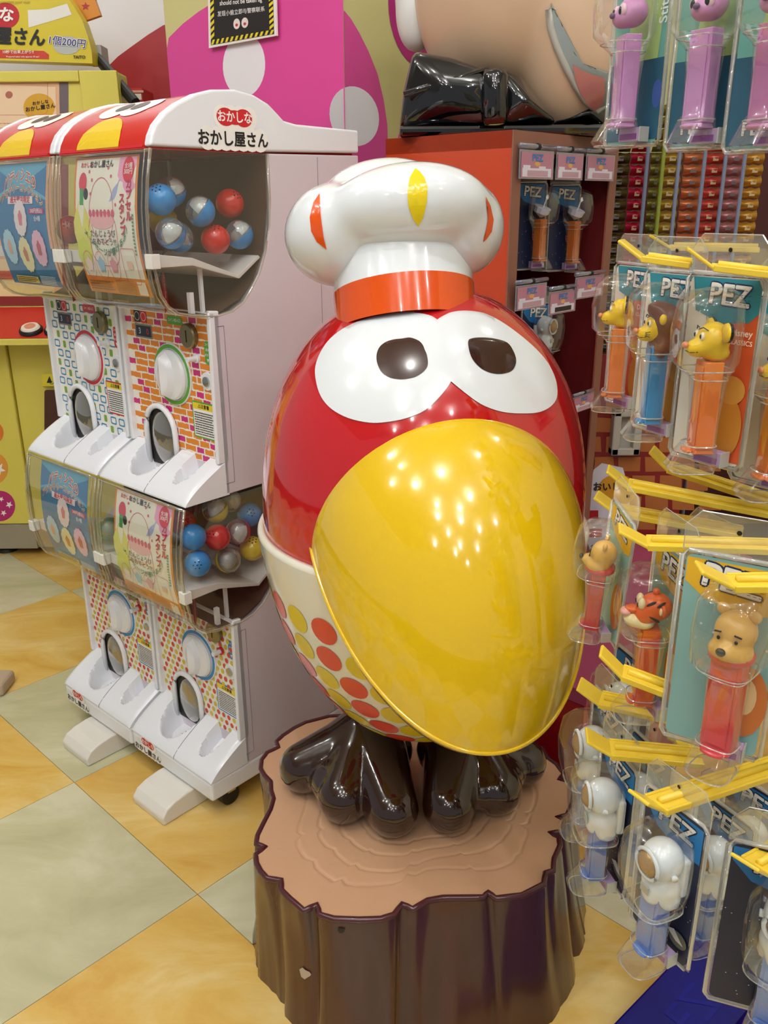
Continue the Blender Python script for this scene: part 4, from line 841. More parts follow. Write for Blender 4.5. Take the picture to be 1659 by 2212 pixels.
def card_art(t, style):
    A = Art(lambda u, v, h: Vector((u, -.0008-h, v)), .0002)
    bg = {'cub': '#d9d4c6', 'bear': '#86b4b0', 'space': '#1c2340', 'pink': '#6aa79c'}[style]
    A.rrect(-CW/2+.004, -CHT+.003, CW/2-.004, -.003, .006, P(bg)); A.up()
    if style == 'cub':
        A.rect(.0, -CHT+.006, CW/2-.004, -.03, P('#d0582c')); A.up(); A.poly([(-.036, -.004), (CW/2-.008, -.004), (CW/2-.004, -.012), (CW/2-.004, -.034), (.03, -.043), (.0, -.046), (-.03, -.036)], P('#2f8896'), 1)
        A.up(); pez_text(A, .006, -.02, .027, -.04); A.up(); A.text('Disney', .024, -.053, .009, P('#f0e0d0'), .02); A.text('CLASSICS', .024, -.062, .0065, P('#f0e0d0'), .02); A.text('THE LION KING', -.012, -.075, .010, P('#8a8478'), .0, 1, pi/2)
        A.disc(.022, -.145, .016, .03, P('#c88a34'), 20); A.disc(.022, -.108, .015, .014, P('#d29a44'), 20)
    elif style == 'bear':
        A.poly([(-CW/2+.005, -.006), (CW/2-.005, -.006), (CW/2-.005, -.045), (.02, -.05), (-.02, -.042), (-CW/2+.005, -.028)], P('#e6b42c')); A.up(); pez_text(A, 0, -.022, .03, -.1, edge='#1e2a50'); A.up()
        A.disc(.024, -.13, .018, .035, P('#cf7a3c'), 20); A.up(); A.disc(.024, -.125, .009, .018, P('#e6c890'), 16)
        for k in range(6): A.disc(-.02+.011*k, -.065-.006*(k % 3), .0012, .0012, P('#e8f0ea'), 6)
    elif style == 'space':
        A.poly([(-CW/2+.005, -.006), (CW/2-.005, -.006), (CW/2-.005, -.048), (.01, -.05), (-.02, -.040), (-CW/2+.005, -.02)], P('#1776b8')); A.up(); pez_text(A, 0.004, -.022, .029, -.08, edge='#141c36')
        rnd = random.Random(3)
        for k in range(40): A.disc(rnd.uniform(-.038, .038), rnd.uniform(-.175, -.055), .0006, .0006, P('#dfe6f4'), 5)
        A.up(); A.disc(.012, -.118, .005, .011, P('#b8505c'), 14, .4); A.poly([(.0, -.07), (.006, -.078), (.024, -.082), (.008, -.083), (-.002, -.078)], P('#c8c4c0')); A.ring(.016, -.100, .009, .006, .0008, P('#5a6ca0')); A.disc(.026, -.155, .012, .01, P('#6a6a54')); A.up(); A.poly([(.01, -.15), (.02, -.145), (.034, -.158), (.024, -.158)], P('#d8d4d0'))
        for k in range(3): A.rect(.008, -.112-.005*k, .0165, -.1105-.005*k, P('#e8dcd8'))
    else:
        A.rect(-.04, -.18, .04, -.10, P('#2c5a70')); A.poly([(-.02, -.1), (.03, -.1), (.035, -.03), (-.01, -.03)], P('#a8c47a')); A.up(); A.text('Stitch', .034, -.05, .016, P('#dfe6e0'), .02, 1, pi/2); A.disc(.034, -.135, .007, .014, P('#3f5a9a')); pez_text(A, -.01, -.165, .018)
    A.build('printed_card', t)
PROTO = {}
def make_pack(kind, stem, style, hrot):
    t = thing('candy_dispenser_pack', 'x', 'candy dispenser')
    MB().box(-CW/2, CW/2, .0, .0012, -CHT, 0, BLIST).build('backing_tray', t)
    rim = [(-CW/2+.004, -.001, -CHT), (-CW/2, -.001, -CHT+.006), (-CW/2, -.001, -.006), (-CW/2+.006, -.001, 0), (CW/2-.006, -.001, 0), (CW/2, -.001, -.006), (CW/2, -.001, -CHT+.006), (CW/2-.004, -.001, -CHT)]
    MB().tube(rim, .0022, BLISTR, 6, True).build('tray_rim', t, smooth=True)
    card_art(t, style)
    fl = MB(); hw = CW/2; N = 14; pts = [(-hw, 0), (-hw, .022), (-hw+.012, .036), (hw-.012, .036), (hw, .022), (hw, 0)]
    fl.add([(x, .0004+.0025*sin(x*60), z) for x, z in pts], [tuple(range(6))], FLAP); fl.tube([(x, .0004, z) for x, z in pts], .0006, BLISTR, 4); fl.ell((0, -.0004, .022), (.0022, .0008, .0022), BLK, 10, 6); fl.build('hang_flap', t)
    dx, dy = .011, -.026
    # stem, foot
    T = Matrix.Translation((dx, dy, 0)) @ Matrix.Rotation(radians(hrot), 4, 'Z')
    sm = mat('stem_'+stem.strip('#'), stem, .28, coat=.3)
    def ob(name, mb, **k):
        o = mb.build(name, t, **k); o.matrix_local = T; return o
    wd, dp = .0132, .0088
    b = MB(); b.prism([(-dp, -.163), (-dp, -.078), (dp, -.078), (dp, -.163)], -wd, wd, sm); b.box(-wd*.72, wd*.72, -dp-.0015, -dp, -.160, -.082, sm); st = ob('dispenser_stem', b, bevel=.0015)
    A = Art(lambda u, v, h: Vector((wd+h, u, v))); A.text('PEZ', 0, -.12, .011, sm, .03, 1, -pi/2); o = A.build('moulded_lettering', st)
    b = MB(); b.add([(-.013, -.010, -.168), (.013, -.010, -.168), (.013, .010, -.168), (-.013, .010, -.168), (-.011, -.007, -.161), (.011, -.007, -.161), (.011, .007, -.161), (-.011, .007, -.161)], [(0, 3, 2, 1), (4, 5, 6, 7), (0, 1, 5, 4), (1, 2, 6, 5), (2, 3, 7, 6), (3, 0, 4, 7)], sm)
    b.ell((0, -.013, -.166), (.011, .005, .003), sm, 14, 8); ob('dispenser_foot', b, bevel=.001)
    hd = bpy.data.objects.new('dispenser_head', None); link(hd, t); hd.matrix_local = T @ Matrix.Translation((0, 0, -.060)) @ Matrix.Scale(1.02 if kind == 'helmet' else .98, 4)
    {'cub': head_cub, 'lion': lambda h: head_cub(h, True), 'bear': head_bear, 'tiger': head_tiger, 'helmet': head_helmet, 'pink': head_pink, 'scoop': head_scoop}[kind](hd)
    # head parts hang one level below the pack
    bpy.context.view_layer.update()
    for ch in list(hd.children):
        m_ = hd.matrix_local @ ch.matrix_local; ch.parent = t; ch.matrix_local = m_
    bpy.data.objects.remove(hd)
    if kind == 'helmet': zt = -.018
    # blister shell
    S = [(-.010, .010, .010, 0), (-.014, .022, .020, -.004), (-.024, .0275, .028, -.006), (-.050, .0285, .031, -.007), (-.078, .0275, .030, -.006), (-.086, .022, .024, -.004), (-.095, .0165, .0165, 0), (-.130, .0155, .013, 0), (-.155, .0155, .0125, 0), (-.160, .017, .015, -.002), (-.168, .0185, .019, -.004), (-.182, .0205, .024, -.008), (-.187, .018, .021, -.007), (-.188, .008, .01, -.004)]
    if kind == 'helmet': S = [(z if z < -.09 else z, rx*(1.12 if z > -.09 else 1), ry*1.05, oy) for z, rx, ry, oy in S]; S[5:7] = [(-.104, .027, .026, -.004), (-.112, .0175, .0175, 0)]
    n = 28; b = MB(); vs_ = []
    for z, rx, ry, oy in S:
        for k in range(n): x, y = sup(2*pi*k/n, rx, ry); vs_.append((x, y+oy, z))
    b.add(vs_, [(i*n+k, i*n+(k+1) % n, (i+1)*n+(k+1) % n, (i+1)*n+k) for i in range(len(S)-1) for k in range(n)]+[tuple(range(n)), tuple((len(S)-1)*n+k for k in range(n))], BLIST)
    x, y0 = 0, 0
    for j in (5, 6, 9, 12): z, rx, ry, oy = S[j]; b.tube([(sup(2*pi*k/n, rx, ry)[0], sup(2*pi*k/n, rx, ry)[1]+oy, z) for k in range(n)], .0007, BLISTR, 4, True)
    ob('blister_shell', b, auto=55)
    # candy packs at the lower right
    c = MB(); c.box(-.002, .030, -.018, -.006, -.182, -.168, P('#b49ac0', .3)).build('candy_box', t, bevel=.0008)
    MB().box(.030, .0315, -.0185, -.0055, -.1825, -.1675, FOIL).box(.0, .026, -.0184, -.018, -.180, -.174, CANDY).build('candy_wrapper_end', t)
    return t
def wsolve(x, yt, yb, L=CHT):
    lo, hi = .3, 2.5
    for _ in range(40):
        m = (lo+hi)/2; p = gw(x, yt, m)-UP*L; v = p-CP; y = 1106-FPX*v.dot(CU)/v.dot(FW)
        if y > yb: lo = m
        else: hi = m
    return lo
PACKS = [ # x, y top, y bottom, kind, stem, card, yaw, head turn, label
 (1398, -95, 325, 'pink', '#c48ac0', 'pink', -62, -20, 'pink long-eared candy dispenser pack, leftmost of the top row'),
 (1560, -120, 330, 'pink', '#c48ac0', 'pink', -52, -5, 'pink candy dispenser pack in the middle of the top row'),
 (1712, -150, 335, 'pink', '#b46a9c', 'pink', -50, -10, 'pink candy dispenser pack cut off at the top right corner'),
 (1376, 570, 885, 'cub', '#e07a2c', 'cub', -68, -38, 'orange stem yellow cub dispenser pack farthest left under the yellow hook'),
 (1458, 585, 942, 'lion', '#2f8cc4', 'cub', -62, -30, 'blue stem dispenser pack with brown-maned lion head'),
 (1572, 592, 1005, 'cub', '#e6781c', 'cub', -56, -34, 'orange stem yellow lion cub dispenser pack nearest the camera'),
 (1726, 640, 1060, 'cub', '#e6781c', 'cub', -50, -34, 'orange stem dispenser pack cut off at the right edge beside the lion cub'),
 (1350, 1105, 1392, 'bear', '#c8242e', 'bear', -85, -25, 'red stem yellow bear dispenser pack hanging tilted behind the tiger'),
 (1462, 1190, 1535, 'tiger', '#e0561a', 'bear', -80, -18, 'orange stem tiger dispenser pack hanging in front'),
 (1538, 1180, 1500, 'tiger', '#e0561a', 'bear', -72, -18, 'orange tiger dispenser pack half hidden behind the front bear pack'),
 (1590, 1205, 1620, 'bear', '#d83440', 'bear', -32, -12, 'red stem yellow bear dispenser pack at the right edge'),
 (1372, 1420, 1700, 'helmet', '#8a9cc4', 'space', -72, -20, 'white helmet dispenser pack behind the tiger foot, topmost of the helmets'),
 (1318, 1515, 1800, 'helmet', '#8a9cc4', 'space', -78, -10, 'white helmet dispenser pack seen from behind nearest the beak tip'),
 (1410, 1610, 1900, 'helmet', '#5f80c4', 'space', -72, -10, 'white helmet dispenser pack in the second row left of the middle'),
 (1340, 1625, 1912, 'helmet', '#5f80c4', 'space', -76, -14, 'white helmet dispenser pack above the bare floor beside the stump'),
 (1572, 1745, 2030, 'helmet', '#5a7cc0', 'space', -62, -10, 'white helmet dispenser pack behind the front astronaut one'),
 (1462, 1738, 2060, 'helmet', '#5c84cc', 'space', -62, -6, 'white helmet dispenser pack with gold visor nearest the blue base'),
 (1640, 1700, 1990, 'helmet', '#5c84cc', 'space', -58, -10, 'white helmet dispenser pack at the back right under the long yellow hook'),
 (1690, 1835, 2200, 'helmet', '#5c84cc', 'space', -20, -20, 'white helmet dispenser pack cut off at the lower right edge')]
POS = []
for (x, yt, yb, kind, stem, style, yaw, hr, lab) in PACKS:
    key = (kind, stem, style, hr)
    if key in PROTO: t = copy_thing(PROTO[key])
    else: t = make_pack(kind, stem, style, hr); PROTO[key] = t
    w = wsolve(x, yt, yb-(22 if kind == 'helmet' else 8)); fs_ = {3: .92, 4: .87, 6: .99, 7: .72, 8: .88, 9: .97, 10: .93, 11: .95, 12: .89, 13: .96, 14: .84, 15: .90, 16: .80, 17: .95, 18: .95}.get(len(POS), .86 if w > 1.0 else .95); t.location = gw(x, yt, w*fs_); t.scale = (fs_,)*3; t.rotation_euler = (0, 0, radians(yaw)); t['label'] = lab; t['group'] = 'carded candy dispensers on the rack'; POS.append(w*fs_)
    if 'hanging tilted' in lab: t.rotation_euler = (radians(0), radians(8), radians(yaw))
# two packs hanging inside the cabinet, one behind the middle tags
for x, yt, yb, kind, stem, lab in ((1148, 392, 575, 'scoop', '#c0641c', 'orange stem dispenser with white cup top hanging left inside the cabinet'), (1222, 398, 578, 'scoop', '#c0641c', 'orange stem dispenser with white cup top hanging right inside the cabinet'), (1160, 655, 830, 'helmet', '#8a9cc4', 'white helmet dispenser pack hanging below the tags inside the cabinet')):
    key = (kind, stem); t = copy_thing(PROTO[key]) if key in PROTO else make_pack(kind, stem, 'space', 20); PROTO[key] = t
    p = gpl(x, yt, K0-WV*.06, WV); t.location = p; t.rotation_euler = (0, 0, radians(28)); 
    v = p-CP; w = v.dot(FW); sc = w*(yb-yt)/FPX/CHT; t.scale = (sc, sc, sc); t['label'] = lab; t['group'] = 'carded candy dispensers in the cabinet'
# ================================================================== YELLOW HOOKS
HK = mat('hook_yellow', '#e6c53a', .35, coat=.15)
def hook(x0, y0, w0, x1, y1, w1, lab, wd=.016, lift=.013, ref=None):
    f_ = (ref-.035)/w0 if ref else .87 if w0 > 1.0 else .95; wd *= f_; a = gw(x0, y0, w0*f_); b = gw(x1, y1, w1*f_); d = b-a; L = d.length; dh = Vector((d.x, d.y, 0)).normalized(); sd = dh.cross(UP).normalized(); dn = d.normalized(); n = sd.cross(dn).normalized()
    if n.z < 0: n = -n
    t = thing('yellow_hook', lab, 'hook', a, 0, 'yellow hook arms of the rack')
    k = Vector((0, 0, 0)); c = k+dn*.024-n*lift; e = c+dn*(L-.024)
    def plate(p, q, th=.0016, w=wd): 
        m = MB(); u = (q-p).normalized(); nn = sd.cross(u).normalized(); m.obox((p+q)/2, (q-p)/2, sd*w, nn*th, HK); return m
    plate(k, c).build('hook_tip', t, bevel=.0012); m = plate(c-dn*.001, e); 
    for s in (-1, 1): m.obox((c+e)/2+sd*s*wd, (e-c)/2, sd*.0014, n*.0028, HK)
    m.build('hook_arm', t, bevel=.0008); MB().tube([c+n*.003+dn*.004, e+n*.003], .0032, HK, 10).build('hook_ridge', t, smooth=True)
    return t
HOOKS = [(1340, 519, 1.0, 1500, 540, .97, 'yellow hook above the maned lion pack'), (1403, 508, 1.15, 1640, 512, 1.12, 'yellow hook at the back of the upper row'), (1484, 536, .85, 1690, 560, .83, 'yellow hook above the nearest lion cub pack'),
 (1407, 970, .98, 1700, 1065, .93, 'yellow hook just under the blue stem pack'), (1312, 1012, 1.02, 1700, 1085, .97, 'second yellow hook below the blue stem pack'), (1287, 1068, 1.06, 1610, 1125, 1.0, 'yellow hook reaching farthest left at mid height'),
 (1336, 1140, .97, 1700, 1150, .93, 'yellow hook above the tiger pack'), (1508, 1225, .85, 1720, 1222, .84, 'yellow hook above the right bear pack'), (1297, 1405, 1.12, 1450, 1462, 1.1, 'short piece of yellow hook below the red stem pack'),
 (1250, 1476, 1.06, 1560, 1545, 1.0, 'yellow hook nearest the tip of the beak'), (1266, 1588, 1.0, 1520, 1612, .98, 'yellow hook above the bare floor helmet pack'), (1440, 1580, 1.1, 1560, 1590, 1.08, 'yellow hook end behind the tiger foot'),
 (1378, 1722, .97, 1700, 1622, 1.12, 'long yellow hook rising to the right in the lowest row'), (1608, 1862, .86, 1720, 1800, .93, 'yellow hook at the lower right edge')]
HP = {0: 4, 1: 3, 2: 5, 6: 8, 7: 10, 8: 7, 9: 12, 10: 14, 12: 16, 13: 18}
for i_, h in enumerate(HOOKS): hook(*h, ref=POS[HP[i_]] if i_ in HP else None)
# rack stand: pole off to the right with blue base
RB = mat('base_blue', '#05067c', .35, coat=.15)
rk = thing('rack_stand', 'deep blue floor base of the dispenser rack at lower right', 'rack')
a, b = gz(1337, 2212), gz(1532, 2008); d = (b-a).normalized(); nrm = Vector((d.y, -d.x, 0)); a2 = a-d*.25; b2 = b+d*.02
q = [a2, b2, b2+nrm*.42, a2+nrm*.42]; m = MB(); m.add([(*p.xy, 0) for p in q]+[(*p.xy, .016) for p in q], [(3, 2, 1, 0), (4, 5, 6, 7), (0, 1, 5, 4), (1, 2, 6, 5), (2, 3, 7, 6), (3, 0, 4, 7)], RB); m.build('base_plate', rk, bevel=.004)
m = MB(); r0, r1 = a2+nrm*.13+UP*.012, b2+nrm*.13+UP*.012; m.tube([r0, r1], .012, RB, 16); m.build('base_ridge', rk, smooth=True)
A = Art(lambda u, v, h: a+d*(u)+nrm*v+UP*(.0163+h)); A.h = .0002; A.text('PEZ', .07, .062, .075, mat('base_blue_raised', '#0a0e8c', .3, coat=.15), 0, 1, 0); A.build('raised_lettering', rk)
ctr = (b2+a2)/2+nrm*.30; MB().tube([ctr+UP*.016, ctr+UP*1.7], .02, HK, 20).build('rack_pole', rk, smooth=True)
# ================================================================== GIANT CARTOON HEAD ON THE CABINET
big = thing('cartoon_head_figure', 'giant beige smiling cartoon head with black bow tie on the orange cabinet', 'figure', (0, 0, 0))
SK = mat('head_beige', '#c9ab8c', .35, coat=.25); YB = 1.80
def pe(x, y, Y, rx, ry, rz): p = gy(x, y, Y); m = (p-CP).dot(FW)/FPX; return ((p.x, p.y, p.z), (rx*m, ry*m, rz*m))
hp = pe(1110, -60, YB, 190, 150, 225)
be = [hp, pe(1010, -30, YB+.02, 115, 110, 190), pe(1240, 20, YB-.02, 130, 140, 245), pe(1290, 100, YB-.05, 85, 100, 125)]
bo = blob(be, SK, 'face', big, 16, hp[0], 110, 80)
bb = mesh_bvh(bo)
MG = mat('mouth_grey', '#8f9894', .25, coat=.4)
patch(bb, [(1187, 18), (1190, 50), (1203, 95), (1222, 140), (1243, 180), (1262, 212), (1285, 234), (1310, 237), (1332, 222), (1342, 195), (1340, 165), (1318, 165), (1290, 155), (1262, 138), (1238, 112), (1218, 75), (1203, 35), (1196, 15)], MG, .004, 6, 'mouth', bo)
patch(bb, [(1238, 137), (1242, 165), (1252, 195), (1268, 222), (1283, 232), (1298, 218), (1304, 192), (1303, 165), (1280, 158), (1255, 148)], mat('tongue_pink', '#b9746c', .15, coat=.6), .009, 4, 'tongue', bo)
lip = []
for p in [(1196, 14), (1187, 22), (1190, 55), (1203, 98), (1222, 143), (1243, 183), (1263, 215), (1288, 238), (1312, 240), (1334, 224), (1344, 195)]:
    h, nn = hit(bb, *p)
    if h: lip.append(h+(nn if nn.dot(ray(*p)) < 0 else -nn)*.002)
MB().tube(lip, .007, mat('lip_grey', '#a9a69a', .3, coat=.3), 8).build('lip', bo, smooth=True)
c_, r_ = pe(893, 25, YB+.06, 38, 50, 75); blob([(c_, r_), pe(905, 60, YB+.06, 30, 40, 45), pe(880, -10, YB+.06, 26, 40, 40)], mat('ear_white', '#d9dcd6', .4, bump=.3, bscale=25), 'white_tuft', big, 12, c_, 30, 20)
# bow tie: two folded wings and a knot, standing on the cabinet top
BT = mat('bow_tie_black', '#07080c', .05, coat=1); BYT = 1.70
def wing(pix, Y, dp, name):
    ps = [gy(x, y, Y+o) for x, y, o in pix]; n = len(ps); c = sum(ps, Vector())/n
    vs_ = ps+[p+Vector((0, dp, 0)) for p in ps]+[c+Vector((0, -.035, 0))]
    MB().add(vs_, [(i, (i+1) % n, 2*n) for i in range(n)]+[tuple(range(2*n-1, n-1, -1))]+[(i, n+i, n+(i+1) % n, (i+1) % n) for i in range(n)], BT).build(name, big, bevel=.012, seg=4, auto=35)
zt = KZ
wing([(862, 284, 0), (872, 195, 0), (893, 108, 0), (975, 122, 0), (1052, 148, -.02), (1056, 200, -.03), (1058, 270, -.02), (960, 276, 0)], BYT, .10, 'bow_wing')
wing([(1082, 145, -.02), (1118, 158, 0), (1165, 215, 0), (1206, 268, 0), (1150, 272, 0), (1080, 268, -.02)], BYT, .10, 'bow_wing')
wing([(1190, 270, .04), (1240, 235, .04), (1310, 200, .04), (1322, 276, .04)], BYT, .08, 'bow_wing')
kp = [gy(1068, y, BYT-.03) for y in (150, 165, 210, 255, 268)]; MB().tube(kp, [.018, .024, .024, .024, .018], BT, 20).build('bow_knot', big, smooth=True)
fp = [gy(x, y, BYT-.02) for x, y in ((872, 205), (960, 178), (1055, 150))]; MB().tube(fp, .006, BT, 10).build('bow_fold', big, smooth=True)
MB().box(gy(862, 280, BYT).x, gy(1325, 280, BYT).x, BYT-.02, BYT+.18, KZ+.001, KZ+.018, BT).build('stand', big, bevel=.006)
# ================================================================== WARNING SIGN ON THE PILLAR
ws = thing('warning_sign', 'black notice with yellow striped border hanging on the pink pillar', 'sign', (0, 0, 0))
def onP(x, y, h): return gpl(x, y, PC-NV*.012, -NV)-NV*h
quad = lambda a, b, c, d: (lambda u, v, h: (a*(1-u)*(1-v)+b*u*(1-v)+c*u*v+d*(1-u)*v)-NV*h)
qd = [onP(451, 104, 0), onP(598, 77, 0), onP(594, -75, 0), onP(448, -75, 0)]
f = quad(*qd); MB().add([f(0, 0, -.004), f(1, 0, -.004), f(1, 1, -.004), f(0, 1, -.004), f(0, 0, 0), f(1, 0, 0), f(1, 1, 0), f(0, 1, 0)], [(0, 1, 2, 3), (4, 5, 6, 7), (0, 1, 5, 4), (1, 2, 6, 5), (2, 3, 7, 6), (3, 0, 4, 7)], P('#ece9e0')).build('board', ws)
A = Art(f); A.rect(.035, .03, .965, .97, BLACK); A.up()
for k in range(13):
    u = .04+.072*k
    if u+.06 < .97: A.poly([(u, .035), (u+.035, .035), (u+.062, .095), (u+.027, .095)], P('#e6d22c'))
for k in range(11):
    v = .1+.08*k
    for u in (.037, .905): A.poly([(u, v), (u+.058, v+.045), (u+.058, v+.09), (u, v+.045)], P('#e6d22c'))
A.up(); A.rect(.095, .1, .905, .9, P('#241f1c')); A.up(); A.text('Petty theft', .46, .62, .10, WH, .02); A.text('should not be taken lig', .50, .535, .085, WH, .015, .8); A.text('发现小偷立即与警察联系', .5, .40, .075, WH, .006, .85)
for u in (.44, .56): A.disc(u, .25, .05, .07, P('#e8dcd4'), 16)
A.up()
for u in (.44, .56): A.disc(u, .235, .02, .02, P('#c03a34'), 12)
A.build('printed_notice', ws)
# ================================================================== YELLOW SWEET MACHINE AT THE LEFT
YM = 2.72; ym = thing('sweet_making_machine', 'yellow sweet making machine with arched sign and red button panel at left', 'vending machine', (0, 0, 0))
YP = mat('machine_yellow', '#dccf5c', .35, coat=.2); YP2 = mat('machine_yellow_soft', '#dccf62', .4); TAUPE = mat('kick_taupe', '#9a917c', .45, vary=.12)
g_ = lambda x, y, Y=YM: gy(x, y, Y)
zf = lambda y, x=60: g_(x, y).z
xl = -2.2; xc = g_(52, 1000).x; xr = g_(330, 900).x
b = MB(); b.box(xl, xc-.001, YM, YM+.33, zf(1132), zf(735), YP); b.build('lower_panel', ym, bevel=.004); b = MB(); b.box(xc+.001, xr, YM+.012, YM+.33, zf(1132), zf(735), YP); b.build('lower_panel', ym, bevel=.004)
MB().box(xl, xc-.001, YM+.004, YM+.3, zf(1198)+.02, zf(1132)-.002, TAUPE).build('kick_plate', ym, bevel=.003); MB().box(xc+.001, xr, YM+.016, YM+.3, zf(1198)+.02, zf(1132)-.002, TAUPE).build('kick_plate', ym, bevel=.003)
for x in (20, 150): 
    p = g_(x, 1205, YM+.06); MB().lathe([(.035, 0), (.03, .012), (.012, .016), (.012, .07)], mat('foot_black', '#1c1a16', .5), 20, Matrix.Translation((p.x, p.y, 0))).build('levelling_foot', ym, auto=40)
p = g_(185, 1200, YM-.02); MB().box(p.x-.09, p.x+.12, p.y, p.y+.25, .012, .03, DARK).box(p.x-.09, p.x+.12, p.y-.002, p.y, .01, .016, STEEL).build('pedal', ym)
# sloped red control panel with buttons
zc0, zc1 = zf(735), zf(668); b = MB(); b.add([(xl, YM-.10, zc0), (xr, YM-.10, zc0), (xr, YM-.10, zc0+.02), (xl, YM-.10, zc0+.02), (xl, YM+.1, zc1), (xr, YM+.1, zc1), (xl, YM+.1, zc0), (xr, YM+.1, zc0)], [(0, 1, 2, 3), (3, 2, 5, 4), (0, 3, 4, 6), (1, 7, 5, 2), (6, 4, 5, 7)], YP2); b.build('control_shelf', ym, bevel=.004)
def slope(u, v, h): t = v; return Vector((u, YM-.10+.2*t, zc0+.02+(zc1-zc0-.02)*t))+Vector((0, -(zc1-zc0-.02), .2)).normalized()*h
A = Art(slope, .001); pa = [(xc-.6, .02)]+[(xc-.25, .02), (xc-.12, .08), (xc+.02, .0), (xr, .0), (xr, .95), (xc-.6, .95)]; A.poly(pa, P('#c22a20')); A.build('red_panel', ym)
for x, c in ((68, '#d89a86'), (122, '#d89a86')):
    q0 = gpl(x, 716, slope(0, .5, 0), (slope(0, 0, 1)-slope(0, 0, 0))); nz = (slope(0, 0, 1)-slope(0, 0, 0)).normalized(); T = Matrix.Translation(q0) @ nz.to_track_quat('Z', 'Y').to_matrix().to_4x4()
    MB().lathe([(.036, 0), (.036, .008), (.031, .014), (.028, .012)], BLACK, 28, T).lathe([(.030, .012), (.026, .018), (.0, .02)], P('#e9dccf', .2), 28, T).lathe([(.017, .0195), (0, .0215)], P('#cf8a70', .2), 20, T).build('push_button', ym, auto=40)
# front art on lower panel
A = Art(lambda u, v, h: g_(u, v)-Vector((0, h, 0)), .0006)
for x, y, r, c in ((-18, 935, 26, '#dd7a2c'), (-18, 1012, 36, '#e09a3c'), (0, 1093, 33, '#b3246e')): A.disc(x, y, r, r, P(c), 28)
A.up()
def star(A, x, y, r, m, a0=0.2): A.poly([(x+(r if k % 2 == 0 else r*.42)*cos(a0+pi*k/5), y+(r if k % 2 == 0 else r*.42)*sin(a0+pi*k/5)) for k in range(10)], m)
for x, y, r in ((20, 1090, 8), (3, 1078, 6), (8, 1108, 7), (-2, 1014, 15)): star(A, x, y, r, WH)

A.build('panel_print', ym); A = Art(lambda u, v, h: g_(u, v)-Vector((0, h, 0)), .0006); A.rrect(96, 842, 190, 940, 5, P('#4a2a22')); A.build('delivery_slot', ym)
A = Art(lambda u, v, h: g_(150+u, 821-v)-Vector((0, h, 0)), .0010); A.rect(-60, -13, 0, 13, P('#dfd03c')); A.up(); A.poly([(-49, -6), (-43, 9), (-37, -6)], BLACK); A.text('CAUTION', -22, -6, 9, BLACK, .03); A.text('注 意', -22, 5, 9, BLACK, .03); A.build('caution_label', ym)
# upper window cabinet
z2, z3 = zf(665), g_(100, 143).z; xr2 = g_(233, 150).x
MB().box(xl, xr2, YM+.10, YM+.2, z2, z3, YP2).build('upper_cabinet', ym, bevel=.008)
A = Art(lambda u, v, h: gy(u, v, YM+.10)-Vector((0, h, 0)), .001)
A.rect(-60, 165, 148, 660, P('#8a2a28')); A.rect(92, 165, 148, 300, P('#8a7a80')); A.up(); A.poly([(-60, 172), (128, 178), (136, 640), (-60, 640)], P('#e2b08a')); A.up(); A.poly([(-60, 182), (120, 188), (124, 330), (-60, 330)], P('#efd0ac')); A.rect(-60, 560, 118, 640, P('#ead09a')); A.rect(-60, 585, 118, 604, P('#c8302c'))
A.up(); A.disc(85, 232, 34, 30, P('#d8a42c'), 28); A.disc(20, 205, 8, 8, P('#b06a5a'), 16); A.ring(30, 205, 74, 44, 1, P('#c47a5a'), 30, .2); A.lines(-50, 262, 40, 330, 7, P('#c88a6a'), .2, 4); A.up(); A.build('window_posters', ym)
A = Art(lambda u, v, h: gy(85+u, 232-v, YM+.10)-Vector((0, h+.002, 0)), .001); A.text('おかしな', 3, 10, 9, BLACK, .03, 1, .15); A.text('おかし屋さん', 3, -1, 11, BLACK, .03, 1, .15); A.build('oval_sign_lettering', ym)
MB().box(gy(148, 150, YM).x, xr2, YM+.085, YM+.10, z2, z3, YP).build('window_frame', ym, bevel=.003); MB().box(xl, gy(148, 150, YM).x-.001, YM+.085, YM+.10, gy(60, 168, YM).z, z3, YP).build('window_frame', ym, bevel=.003)
# arched sign
sy = YM+.12; ar = [(-60, 128), (200, 137), (198, 110), (190, 80), (178, 45), (160, 15), (140, -15), (100, -50), (-60, -60)]
v0 = [gy(x, y, sy) for x, y in ar]; n = len(v0); MB().add(v0+[p+Vector((0, .06, 0)) for p in v0], [tuple(range(n)), tuple(range(2*n-1, n-1, -1))]+[(i, n+i, n+(i+1) % n, (i+1) % n) for i in range(n)], mat('sign_yellow', '#d8c432', .35)).build('arched_sign', ym)
A = Art(lambda u, v, h: gy(u, v, sy)-Vector((0, h, 0)), .001)
A.poly([(60, 22), (105, 20), (145, 8), (155, 32), (110, 46), (62, 60)], P('#e9e6e0')); A.disc(12, 34, 30, 28, P('#c01f2a'), 26); A.poly([(-60, 106), (95, 110), (106, 118), (106, 128), (-60, 124)], P('#c8402c')); A.disc(145, 98, 30, 20, P('#b9bcb8'), 22); A.build('sign_print', ym)
A = Art(lambda u, v, h: gy(u, -v, sy)-Vector((0, h+.002, 0)), .001); A.text('な', 15, -34, 34, WH, .04); A.text('屋さん', 45, -82, 40, BLACK, .045, .9, -.05); A.text('1個200円', 145, -92, 21, WH, .09, 1, -.12); A.up(); A.text('1個200円', 145, -92, 21, P('#3a3a80'), .02, 1, -.12); A.text('TAITO', 172, -124, 9, BLACK, .04); A.text('to commemorate your visit!', 20, -5, 8, P('#a8842c'), .01); A.text('10秒で出来上がり!!', 40, -113, 8, WH, .02); A.text('Prepared takes only approx.10 sec!', 50, -123, 5, WH, .01); A.build('sign_lettering', ym)
